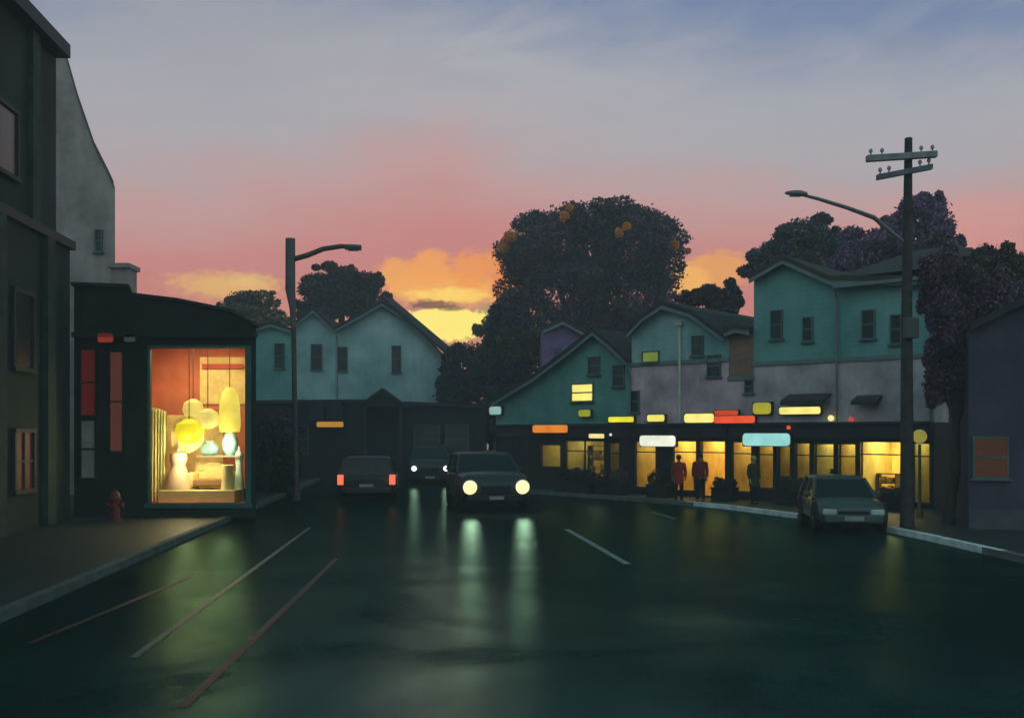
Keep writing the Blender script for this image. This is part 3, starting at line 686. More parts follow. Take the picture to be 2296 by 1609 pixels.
tree('huge dark spreading tree with a few orange leaf clusters, behind the middle shops', 1330, 66,
     [(1330, 560, 190, 100), (1225, 560, 105, 85), (1440, 560, 95, 80), (1280, 660, 130, 90), (1390, 660, 130, 85), (1170, 600, 55, 60), (1310, 505, 120, 50), (1480, 620, 60, 60), (1210, 740, 70, 70), (1330, 740, 100, 60), (1385, 500, 90, 40)],
     52000, .17, ['dark', 'brown', 'dark', 'plum'], [4, 1.4, 2.4, 1.4], trunk_r=.6,
     orange=[(1277, 466, 7, 6), (1265, 484, 9, 6.5), (1388, 522, 8, 8), (1405, 507, 7, 8), (1512, 549, 9, 4), (1542, 562, 6, 3), (1142, 532, 13, 4.5), (1128, 556, 11, 4.5)])
tree('dark mass of a tree left of the corner house, below the yellow cloud', 1090, 58,
     [(1110, 815, 70, 55), (1050, 830, 60, 70), (1140, 740, 60, 55), (1085, 900, 90, 70), (1160, 850, 50, 60), (1020, 880, 45, 60), (1185, 780, 40, 50)],
     24000, .17, ['dark', 'green', 'brown'], [4, 2, 1.4], trunk_r=.4)
tree('dark round tree behind the street lamp and teal gables', 770, 72,
     [(760, 665, 75, 45), (815, 690, 50, 40), (715, 650, 45, 42), (820, 640, 38, 34), (770, 620, 40, 26), (700, 700, 40, 30)], 20000, .17, ['dark', 'brown', 'blue'], [3, 2, 1.2], trunk_r=.4)
tree('small tan and brown tree at the left end of the teal row', 550, 70, [(545, 690, 48, 38), (585, 675, 34, 26), (520, 705, 30, 30), (600, 715, 50, 26)], 9000, .16, ['tan', 'brown', 'dark'], [2, 2, 1.5], trunk_r=.3)
tree('low olive tree between the broad teal house and the big tree', 1100, 74, [(1120, 730, 44, 34), (1150, 700, 40, 34)], 6500, .16, ['olive', 'tan', 'dark'], [2, 1, 1.5], trunk_r=.3)
tree('narrow dark tree between the middle gable and the brown brick house', 1612, 46, [(1618, 690, 40, 48), (1590, 660, 30, 26), (1622, 740, 30, 40), (1560, 668, 30, 18), (1640, 660, 24, 26)], 13000, .13, ['dark', 'brown'], [3, 1], trunk_r=.2)
tree('slate coloured tree rising behind the gable of the wide teal building', 1780, 52, [(1800, 530, 62, 42), (1745, 570, 50, 40), (1850, 560, 60, 40), (1710, 600, 40, 30), (1790, 580, 70, 40)], 18000, .14, ['blue', 'dark', 'olive'], [2, 2, 1], trunk_r=.35)
tree('purple leaved tree behind the utility pole', 2060, 42, [(2060, 520, 80, 75), (1960, 570, 85, 55), (2010, 610, 110, 50), (2110, 590, 60, 70), (1900, 600, 60, 34), (2090, 470, 36, 34)], 30000, .13, ['plum', 'plum', 'dark', 'brown'], [4, 2, 1, 1], trunk_r=.35)
tree('olive brown tree filling the right edge above the grey blue building', 2230, 31, [(2210, 640, 90, 75), (2270, 640, 70, 80), (2160, 700, 60, 80), (2230, 730, 90, 70), (2300, 720, 60, 90), (2140, 620, 40, 50)], 30000, .10, ['olive', 'brown', 'dark'], [3, 2, 1.4], trunk_r=.3, gz=PAV)
tree('dark brown street tree standing just right of the utility pole', 2128, 24.5, [(2130, 820, 55, 75), (2150, 770, 50, 60), (2105, 850, 34, 50), (2160, 840, 34, 50), (2120, 700, 50, 70), (2190, 690, 66, 76), (2250, 690, 70, 70), (2230, 780, 60, 50), (2100, 620, 44, 60)], 42000, .07, ['plum', 'brown', 'dark', 'plum'], [1.5, 3, 1.5, 2], trunk_r=.13, gz=PAV)

# ------------------------------------------------------------------ right edge building
FE = Fac((10.75, 23.4), (16, 21.6))
re_ = simple_house(FE, 'blue grey building at the right edge with a dim brown window', (2172, 2420), [(2172, 745), (2260, 700), (2420, 640)], mat('slate_render', (.075, .060, .095), .85, kind='plaster', var=.35, scale=.8), [], depth=5, name='building', trim=None)
window(FE, 2221, 1025, 72, 86, re_, pane_m=glow('dim_brown_light', lin(100, 60, 36), .28))
mb = MB(); FE.box(mb, FE.S(2172), FE.S(2420), PAV-.1, .6, .003, .07); mb.build('plinth', mat('plinth_grey', (.08, .085, .1), .8), re_)

# ------------------------------------------------------------------ left: tall dark building along the street
FA = Fac((-9.4+K*6, 6.0), (-9.4+K*25.8, 25.8))      # runs away along the kerb
A_len = (Vector((-9.4+K*25.8, 25.8)) - Vector((-9.4+K*6, 6.0))).length
FA.n = -FA.n if FA.n.x < 0 else FA.n
ta = thing('tall_building', FA.pt(A_len/2, 0, -4), 'tall dark green building along the left edge of the picture', 'building')
zt = Z(130, 25.8)
mb = MB(); FA.box(mb, 0, A_len, 0, 7.2, 0, -8); mb.build('wall', DARKG, ta)
mb = MB(); FA.box(mb, 0, A_len-.0, 7.2, zt, -.35, -8); mb.build('upper_wall', DARKG, ta)
mb = MB(); FA.box(mb, -.1, A_len+.05, zt, zt+.35, .0, -8.1); FA.box(mb, -.1, A_len+.1, 7.2, 7.42, .12, -.348); mb.build('cornice', WOODT, ta)
for k in range(7):
    a = 1.2 + k*(A_len-2.0)/6.3
    mb = MB(); FA.box(mb, a-.25, a+.25, PAV, 7.19, .003, .16); FA.box(mb, a-.22, a+.22, 7.43, zt-.01, -.347, -.2); mb.build('pilaster', mat('grey_green_stone', (.035, .055, .045), .8, kind='plaster', var=.4), ta)
    if k < 6:
        c_ = a + (A_len-2.0)/12.6
        for z0, z1 in ((3.9, 5.6), (8.4, 9.9)):
            o_ = .0 if z0 < 7 else -.35
            f = MB(); FA.box(f, c_-.6, c_+.6, z0-.1, z0, o_+.003, o_+.12); FA.box(f, c_-.6, c_-.5, z0, z1, o_+.003, o_+.08); FA.box(f, c_+.5, c_+.6, z0, z1, o_+.003, o_+.08); FA.box(f, c_-.6, c_+.6, z1, z1+.1, o_+.003, o_+.09)
            w_ = f.build('window', WOODT, ta); pn = MB(); FA.box(pn, c_-.5, c_+.5, z0, z1, o_+.004, o_+.03); pn.build('pane', GLASS, w_)
        if k != 5: continue
        f = MB(); FA.box(f, c_-.6, c_-.5, 1.1, 2.4, .003, .1); FA.box(f, c_+.5, c_+.6, 1.1, 2.4, .003, .1); FA.box(f, c_-.6, c_+.6, 2.4, 2.5, .003, .12); FA.box(f, c_-.6, c_+.6, 1.0, 1.1, .003, .12); FA.box(f, c_-.5, c_+.5, 1.72, 1.77, .035, .08); FA.box(f, c_-.02, c_+.02, 1.1, 2.4, .035, .075)
        w_ = f.build('shop_window', WOODT, ta)
        pn = MB(); FA.box(pn, c_-.5, c_+.5, 1.1, 2.4, .004, .03); pn.build('pane', glow('dull_red_light', lin(84, 30, 24), .35) if k == 5 else GLASS, w_)
# grey tall building behind, roof stepping down to the right
FG = Fac((-20, 36), (-10, 36)); FG.sk = .42
gb = simple_house(FG, 'tall taupe building whose stepped roof falls to the right behind the dark one', (-120, 258),
     [(-120, -60), (48, -30), (62, 70), (148, 120), (178, 225), (214, 330), (248, 398), (258, 420)], GREYB, [(222, 540, 12, 46)], depth=8, name='building', over=.12, roof_m=mat('grey_lead', (.09, .085, .095), .7, var=.3), trim=None)
# chimney block beside it
mb = MB(); p = P(278, 605, 33); mb.box(p.x-.28, p.x+.28, 32.6, 33.4, 5, p.z); mb.box(p.x-.36, p.x+.36, 32.5, 33.5, p.z, p.z+.15)

# ------------------------------------------------------------------ left: shop with the bright display window, facing the camera
FS = Fac((-12, 27), (0, 27)); FS.sk = .27
shp = thing('corner_shop', FS.pt(FS.S(370), 0, -4), 'dark low shop with one tall bright display window, left of the street lamp', 'building')
mb.build('chimney', GREYB, shp)
s0, s1 = FS.S(166), FS.S(574)
wz0, wz1 = FS.Zp(440, 1128), FS.Zp(440, 780); ws0, ws1 = FS.S(338), FS.S(552)
zt = FS.Zp(440, 742)
mb = MB(); FS.wall(mb, s0, s1, PAV-.1, zt, [(ws0, ws1, wz0, wz1)], .3)
FS.prism(mb, [(s0, zt), (s1, zt), FS.sz(574, 735), FS.sz(520, 700), FS.sz(400, 676), FS.sz(300, 664), (FS.S(292), FS.Zp(292, 645)), (s0, FS.Zp(166, 640))], 0, -.3)
FS.box(mb, s0, s0+.3, PAV-.1, zt, -.301, -8); FS.box(mb, s1-.3, s1, PAV-.1, zt, -.301, -8); FS.box(mb, s0+.3, s1-.3, PAV-.1, zt, -7.7, -8)
mb.build('wall', DARKG2, shp)
mb = MB(); mb.ext([FS.pt(s0, FS.Zp(166, 640), -.31), FS.pt(s0, FS.Zp(166, 640)-.2, -.31), FS.pt(s1, zt-.15, -.31), FS.pt(s1, zt+.05, -.31)], [FS.pt(s0, FS.Zp(166, 640), -8), FS.pt(s0, FS.Zp(166, 640)-.2, -8), FS.pt(s1, zt-.15, -8), FS.pt(s1, zt+.05, -8)]); mb.build('roof', ROOF, shp)
mb = MB(); FS.roofband(mb, [(s0-.05, FS.Zp(166, 640)), (FS.S(292), FS.Zp(292, 645)), FS.sz(300, 664), FS.sz(400, 676), FS.sz(520, 700), (s1+.08, FS.Zp(574, 735))], .09, .1, -.4); mb.build('coping', WOODT, shp)
mb = MB(); FS.box(mb, s0+.02, s1+.05, wz1+.28, wz1+.42, .003, .22); mb.build('moulding', DARKG, shp)
mb = MB(); FS.box(mb, s0+.02, s1-.02, PAV-.05, wz0-.12, .003, .07); mb.build('plinth', DARKG, shp)
# window frame
mb = MB(); t = .07
FS.box(mb, ws0-t, ws0, wz0-t, wz1+t, .003, .06); FS.box(mb, ws1, ws1+t*2, wz0-t, wz1+t, .003, .06); FS.box(mb, ws0, ws1, wz1, wz1+t, .003, .058); FS.box(mb, ws0-.12, ws1+.18, wz0-t-.05, wz0-.001, .003, .14)
fo = mb.build('display_window', mat('teal_window_frame', (.06, .14, .12), .5, var=.3), shp)
mb = MB(); FS.box(mb, ws0, ws1, wz0, wz1, -.16, -.15); mb.build('pane', CLEAR, fo)
# interior
rm = MB(); rd = -3.0; b = .05
FS.room(rm, ws0-.6, ws1+.1, wz0-.02, wz1+.3, -.302, rd); io = rm.build('interior', mat('rust_wall', (.55, .17, .09), .8, var=.25, scale=1.2), shp)
mb = MB(); FS.box(mb, FS.S(448, -2.9), ws1+.09, FS.Zp(480, 905, -2.9), FS.Zp(480, 800, -2.9), rd+.002, rd+.04); FS.box(mb, ws0-.5, FS.S(500, -2.9), wz0, FS.Zp(480, 930, -2.9), rd+.002, rd+.03); mb.build('tan_panel', mat('tan_panel', (.85, .62, .26), .8, var=.3, scale=2.5), io)
mb = MB(); FS.box(mb, FS.S(452, -2.8), FS.S(545, -2.8), FS.Zp(480, 826, -2.8), FS.Zp(480, 815, -2.8), rd+.05, rd+.1); mb.build('picture_rail', mat('red_rail', (.5, .08, .05), .6), io)
mb = MB(); FS.box(mb, ws1+.02, ws1+.07, wz0, FS.Zp(552, 900), -.31, rd+.1); mb.build('side_panel', mat('blue_grey_panel', (.36, .52, .50), .8, var=.3), io)
mb = MB(); FS.box(mb, ws0+.2, ws1-.4, wz1+.2, wz1+.24, -.6, -1.9); mb.build('ceiling_light', glow('shop_ceiling_light', (1, .84, .46), 14.0), io)

def lamp_pendant(px, py, wpx, hpx, Y, m_, label, shape):
    p = P(px, py+hpx/2, Y); r_ = wpx/2/FPX*Y; h = hpx/FPX*Y; root = thing('pendant_lamp', p, label, 'lamp', group='pendant lamps in the display window')
    mb = MB(); mb.lathe(p, [(r_*a, h*b_) for a, b_ in shape], 18); mb.build('lamp_shade', m_, root, smooth=True)
    mb = MB(); mb.tube([p+Vector((0,0,h*.98)), Vector((p.x, p.y, wz1+.28))], .012, 6); mb.build('cord', BLACKP, root)
    if wpx in (48, 62):
        ld = bpy.data.lights.new('bulb', 'POINT'); ld.energy = 66; ld.color = (1, .80, .42); ld.shadow_soft_size = .12
        lo = bpy.data.objects.new('bulb', ld); col.objects.link(lo); lo.parent = root; lo.location = (.1 if wpx == 62 else 0, -.5, -.3)
SH_T = [(.9, 0), (1, .15), (.92, .6), (.7, .88), (.3, 1)]; SH_R = [(.3, 0), (.8, .15), (1, .45), (.85, .8), (.25, 1)]
YL = glow('bright_yellow_shade', lin(252, 224, 92), 1.05); YC = glow('cream_yellow_shade', lin(240, 212, 110), 1.0); YV = glow('vivid_yellow_shade', lin(252, 226, 30), 1.0)
lamp_pendant(515, 918, 48, 100, 28.3, YL, 'tall bell shaped yellow pendant lamp, highest on the right of the display window', SH_T)
lamp_pendant(433, 916, 46, 44, 28.6, YC, 'round cream yellow pendant lamp, upper one of the middle pair', SH_R)
lamp_pendant(466, 938, 50, 46, 28.0, YC, 'round cream yellow pendant lamp, lower one of the middle pair', SH_R)
lamp_pendant(424, 966, 62, 54, 27.9, YV, 'vivid yellow globe lamp, strongest yellow in the display window', SH_R)
# platform
FYp = 27.9
mb = MB(); a = P(360, 1098, 27.7); b_ = P(530, 1122, 27.7); mb.box(a.x, b_.x, 27.5, 29.3, wz0-.015, a.z); pz = a.z
tag(place(mb.build('display_platform', mat('cream_board', (.75, .62, .30), .7, var=.15), bevel=.02), ((a.x+b_.x)/2, 28.4, wz0-.015)), 'low cream platform on the floor of the display window', 'platform')
# curtain: tall pleated cream drape
mb = MB(); x0, x1 = X(342, 28.3), X(382, 28.3); zt_ = Z(914, 28.3); n_ = 24; top = []; bot = []
for k in range(n_+1):
    xx = x0+(x1-x0)*k/n_; yy = 27.95+.05*math.sin(k*1.7); top.append((xx*.998+.0, yy, zt_-.12*(k/n_)**2)); bot.append((xx, yy+.02*math.sin(k), wz0+.0))
for k in range(n_): mb.quad(bot[k], bot[k+1], top[k+1], top[k])
tag(place(mb.build('curtain', mat('pale_yellow_cloth', (.95, .84, .34), .8)), (x0+.2, 28.25, wz0)), 'tall pale yellow pleated curtain at the left of the display window', 'curtain')
# dress form
def form(px, py0, py1, wpx, Y, m_, label, name, cat, prof):
    z0, z1 = Z(py1, Y), Z(py0, Y); h = z1-z0; w = wpx/2/FPX*Y; p = Vector((X(px, Y), Y, z0))
    mb = MB(); mb.lathe(p, [(w*a, h*b_) for a, b_ in prof], 20); return tag(place(mb.build(name, m_, smooth=True), p), label, cat)
form(400, 1005, 1098, 60, 27.95, mat('blush_cloth', (.62, .45, .32), .8), 'blush coloured gown on a headless dress form beside the curtain', 'dress_form', 'dress form', [(1, 0), (.9, .25), (.62, .5), (.5, .6), (.66, .75), (.6, .88), (.2, .94), (.16, 1)])
# armchair
ac = thing('armchair', (X(472, 28.2), 28.2, pz), 'pale yellow rounded armchair with a brown seat in the display window', 'armchair')
CH = mat('yellow_upholstery', (.82, .66, .28), .8)
cx_ = X(472, 28.2); zr = Z(1036, 28.2); mb = MB(); A = []; Bq = []
for k in range(13):
    an = math.pi*k/12; A.append((cx_+.62*math.cos(an), 28.5, pz+.05+(zr-pz-.05)*math.sin(an)**.6))
mb.ext(A, [(q[0], 28.68, q[2]) for q in A]); mb.build('backrest', CH, ac, bevel=.04)
for sx in (-1, 1): mb = MB(); mb.box(cx_+sx*.52-.1, cx_+sx*.52+.1, 27.95, 28.49, pz+.04, pz+.48); mb.build('armrest', CH, ac, bevel=.05)
mb = MB(); mb.box(cx_-.41, cx_+.41, 27.9, 28.48, pz+.1, pz+.3); mb.build('seat', mat('brown_upholstery', (.35, .2, .1), .8), ac, bevel=.04)
for sx in (-1, 1):
    for yy in (27.98, 28.6): mb = MB(); mb.box(cx_+sx*.5-.03, cx_+sx*.5+.03, yy-.03, yy+.03, pz, pz+.045); mb.build('leg', BLACKP, ac)
# more things in the window
CRM = mat('cream_cloth', (.88, .74, .38), .85, var=.2, scale=3)
cl = MB(); n_ = 14
for k in range(n_):
    f0, f1 = k/n_, (k+1)/n_
    def cv_(f, low): return (X(384+74*f, 28.2), 28.2+.06*math.sin(k*1.3), Z((945-12*math.sin(math.pi*f)) if not low else (1000+26*math.sin(math.pi*f*.9)-20*f), 28.2))
    cl.hexa([cv_(f0,1), cv_(f1,1), tuple(v+(.03 if i==1 else 0) for i, v in enumerate(cv_(f1,1))), tuple(v+(.03 if i==1 else 0) for i, v in enumerate(cv_(f0,1))), cv_(f0,0), cv_(f1,0), tuple(v+(.03 if i==1 else 0) for i, v in enumerate(cv_(f1,0))), tuple(v+(.03 if i==1 else 0) for i, v in enumerate(cv_(f0,0)))])
tag(place(cl.build('hanging_cloth', CRM, smooth=True), (X(420, 28.2), 28.2, Z(1010, 28.2))), 'cream cloth swag hanging behind the vivid yellow lamp', 'cloth')
form(458, 1030, 1062, 44, 28.75, mat('straw_cloth', (.7, .55, .26), .8), 'straw coloured rounded lamp base peeping over the armchair', 'lamp', 'lamp', [(.6, 0), (1, .3), (.9, .7), (.3, 1)])
form(510, 1042, 1098, 30, 27.8, CRM, 'slim cream covered stool at the right end of the platform', 'stool', 'stool', [(1, 0), (.85, .3), (.8, .85), (.9, .9), (.88, 1)])
form(536, 1000, 1122, 26, 28.4, mat('grey_teal_cloth', (.36, .50, .46), .8, var=.3), 'tall grey teal draped figure at the right edge of the display window', 'dress_form', 'dress form', [(1, 0), (.9, .25), (.62, .5), (.5, .6), (.66, .75), (.6, .88), (.2, .94), (.16, 1)])
# shelf with the two blue vases
sh = thing('wall_shelf', (X(505, 28.7), 28.7, Z(1022, 28.5)), 'narrow shelf under the two blue vases', 'shelf')
zs = Z(1020, 28.4); mb = MB(); mb.box(X(448, 28.5), X(545, 28.5), 28.2, 28.6, zs-.05, zs); sh.location = (X(505, 28.5), 28.4, zs-.05); mb.build('board', mat('grey_board', (.25, .22, .18), .7), sh)
VAS = [(.5, 0), (.9, .2), (1, .5), (.7, .8), (.4, .9), (.5, 1)]
BL = mat('blue_glaze', (.25, .50, .58), .25, spec=.6)
form(470, 988, 1020, 42, 28.4, BL, 'squat pale blue vase, left one on the shelf', 'vase', 'vase', VAS)
form(516, 962, 1020, 36, 28.4, BL, 'taller pale blue vase, right one on the shelf', 'vase', 'vase', VAS)
# narrow red windows left of the display window
def slit(px, wpx, y0, y1, m_, lb):
    o = window(FS, px, (y0+y1)/2, wpx, y1-y0, shp, frame_m=DARKG2, pane_m=m_, bars=True, label=lb)
slit(199, 30, 785, 930, glow('red_curtain_glow', lin(110, 36, 30), .32), 'narrow window lit dull red')
slit(199, 30, 942, 1070, mat('grey_blind', (.42, .36, .33), .8, var=.3), 'narrow window with a grey blind')
slit(262, 27, 790, 1010, glow('rose_curtain_glow', lin(120, 66, 54), .36), 'narrow window lit dusky rose')
sign(FS, 236, 757, 34, 20, glow('faint_red_sign', lin(150, 52, 38), .7), 'small faint red sign above the narrow windows of the dark shop')
sign(FS, 290, 757, 24, 18, mat('grey_plate', (.25, .24, .24), .6), 'small unlit grey plate beside the faint red sign', name='wall_plate')
# hydrant
def hydrant(px, Y):
    p = Vector((X(px, Y), Y, PAV)); root = thing('fire_hydrant', p, 'dull red fire hydrant on the pavement before the dark shop', 'hydrant'); RD = mat('dull_red_iron', (.16, .028, .022), .5, var=.3)
    mb = MB(); mb.lathe(p, [(.19, 0), (.19, .06), (.12, .07), (.12, .52), (.16, .53), (.16, .58), (.12, .6)], 16); mb.build('barrel', RD, root, smooth=True)
    mb = MB(); mb.lathe(p+Vector((0,0,.6)), [(.13, 0), (.12, .08), (.07, .16), (.03, .17), (.03, .22)], 16); mb.build('cap', RD, root, smooth=True)
    for ax, s_ in (('x', -1), ('x', 1), ('y', -1)):
        mb = MB(); mb.lathe(p+Vector((0,0,.42)), [(.06, .11*s_), (.06, .17*s_), (.075, .172*s_), (.075, .21*s_)], 12, ax); mb.build('outlet', RD, root)
hydrant(258, 25.4)

# ------------------------------------------------------------------ street lamp (left)
Yl = 33.0; b0 = Vector((X(664, Yl), Yl, PAV)); sl_ = thing('street_lamp', b0, 'street lamp with a short curved arm in front of the teal houses', 'street lamp')
mb = MB(); zt_ = Z(535, Yl); xt = X(651, Yl)
mb.tube([b0, b0+Vector((0,0,.4)), b0+Vector((0,0,.41)), Vector((X(658, Yl), Yl, Z(720, Yl)))], [.15, .14, .085, .085], 12)
mb.build('pole', RUST, sl_, smooth=True)
mb = MB(); mb.tube([Vector((X(658, Yl), Yl, Z(720, Yl)-.2)), Vector((X(656, Yl), Yl, Z(690, Yl))), Vector((xt, Yl, Z(650, Yl))), Vector((xt, Yl, zt_))], [.088, .11, .17, .165], 12); mb.build('upper_pole', mat('grey_pole', (.13, .115, .12), .6, metal=.2, var=.3), sl_, smooth=True)
mb = MB(); mb.tube([P(655, 582, Yl), P(690, 572, Yl), P(725, 558, Yl), P(765, 552, Yl), P(785, 553, Yl)], [.09, .09, .085, .08, .07], 10); mb.build('arm', RUST, sl_, smooth=True)
mb = MB(); c = P(793, 555, Yl); mb.loft([[c+Vector((dx*.5-.05, dy, dz-.02*dx)) for dy, dz in ((-.12*w, -.08), (.12*w, -.08), (.16*w, .02), (.08*w, .1), (-.08*w, .1), (-.16*w, .02))] for dx, w in ((-.5, .5), (-.2, 1), (.3, 1), (.62, .5))]); lh = mb.build('lamp_head', mat('grey_pole', (.13, .115, .12)), sl_, bevel=.02)
mb = MB(); mb.box(c.x-.18, c.x+.14, c.y-.09, c.y+.09, c.z-.105, c.z-.081); mb.build('lens', GLASS, lh)
# ------------------------------------------------------------------ utility pole (right)
Yp = 24.0; b0 = Vector((X(2034, Yp), Yp, PAV)); up = thing('utility_pole', b0, 'tall dark utility pole with two crossarms and a long lamp arm', 'utility pole')
mb = MB(); mb.tube([b0-Vector((0,0,.05)), Vector((X(2033, Yp), Yp, Z(700, Yp))), Vector((X(2037, Yp), Yp, Z(310, Yp)))], [.17, .13, .09], 12); mb.build('pole', POLEM, up, smooth=True)
def arm(pa, pb, w, m_, ya=0):
    d = (pb-pa); mb = MB(); n1 = Vector((0, -1, 0)); u_ = Vector((0, 0, 1)); hw = w/2
    mb.hexa([pa+n1*hw-u_*hw, pb+n1*hw-u_*hw, pb-n1*hw-u_*hw, pa-n1*hw-u_*hw, pa+n1*hw+u_*hw, pb+n1*hw+u_*hw, pb-n1*hw+u_*hw, pa-n1*hw+u_*hw])
    o = mb.build('crossarm', m_, up, bevel=.01)
    mi = MB()
    for t_ in (.06, .22, .78, .94):
        q = pa.lerp(pb, t_)+Vector((0, 0, hw)); mi.lathe(q, [(.02, 0), (.02, .06), (.045, .07), (.05, .11), (.03, .15), (.01, .16)], 8)
    mi.build('insulator', mat('grey_porcelain', (.3, .31, .32), .4), o, smooth=True)
GW = mat('bleached_timber', (.26, .25, .25), .85, var=.3, scale=4); 
arm(P(1943, 356, Yp-.25), P(2100, 346, Yp-.15), .15, GW)
arm(P(1966, 398, Yp-.3), P(2090, 374, Yp-.10), .13, mat('slate_timber', (.14, .14, .16), .85, var=.3, scale=4))
mb = MB(); mb.tube([P(2030, 545, Yp), P(2003, 524, Yp), P(1960, 488, Yp), P(1900, 466, Yp), P(1835, 446, Yp), P(1800, 437, Yp)], [.045, .05, .06, .05, .045, .04], 8); mb.build('lamp_arm', METALG, up, smooth=True)
mb = MB(); c = P(1785, 434, Yp); mb.loft([[c+Vector((dx*.6, dy*1.0, dz+.03*-dx)) for dy, dz in ((-.09*w, -.05*w), (.09*w, -.05*w), (.11*w, .01), (.05*w, .07*w), (-.05*w, .07*w), (-.11*w, .01))] for dx, w in ((-.45, .4), (-.2, .9), (.15, 1.1), (.45, .6))]); lh = mb.build('lamp_head', METALG, up, bevel=.015)
mb = MB(); mb.box(c.x-.15, c.x+.12, c.y-.06, c.y+.06, c.z-.07, c.z-.045); mb.build('lens', GLASS, lh)
mb = MB(); mb.box(b0.x-.16, b0.x+.16, Yp-.34, Yp-.13, Z(760, Yp), Z(715, Yp)); mb.build('meter_box', mat('meter_grey', (.08, .08, .085), .6), up, bevel=.02)
# globe lamp post
Yg = 26.6; b0 = Vector((X(2062, Yg), Yg, PAV)); gp = thing('lamp_post', b0, 'short lamp post with a dull yellow globe just right of the utility pole', 'lamp post')
mb = MB(); mb.lathe(b0, [(.1, 0), (.1, .12), (.05, .2), (.04, 1.0), (.038, Z(996, Yg)-PAV)], 12); mb.build('post', mat('olive_post', (.12, .12, .05), .5, var=.2), gp, smooth=True)
mb = MB(); mb.ball(P(2062, 978, Yg), .19); mb.build('globe', glow('olive_globe', lin(150, 140, 62), .85), gp, smooth=True)

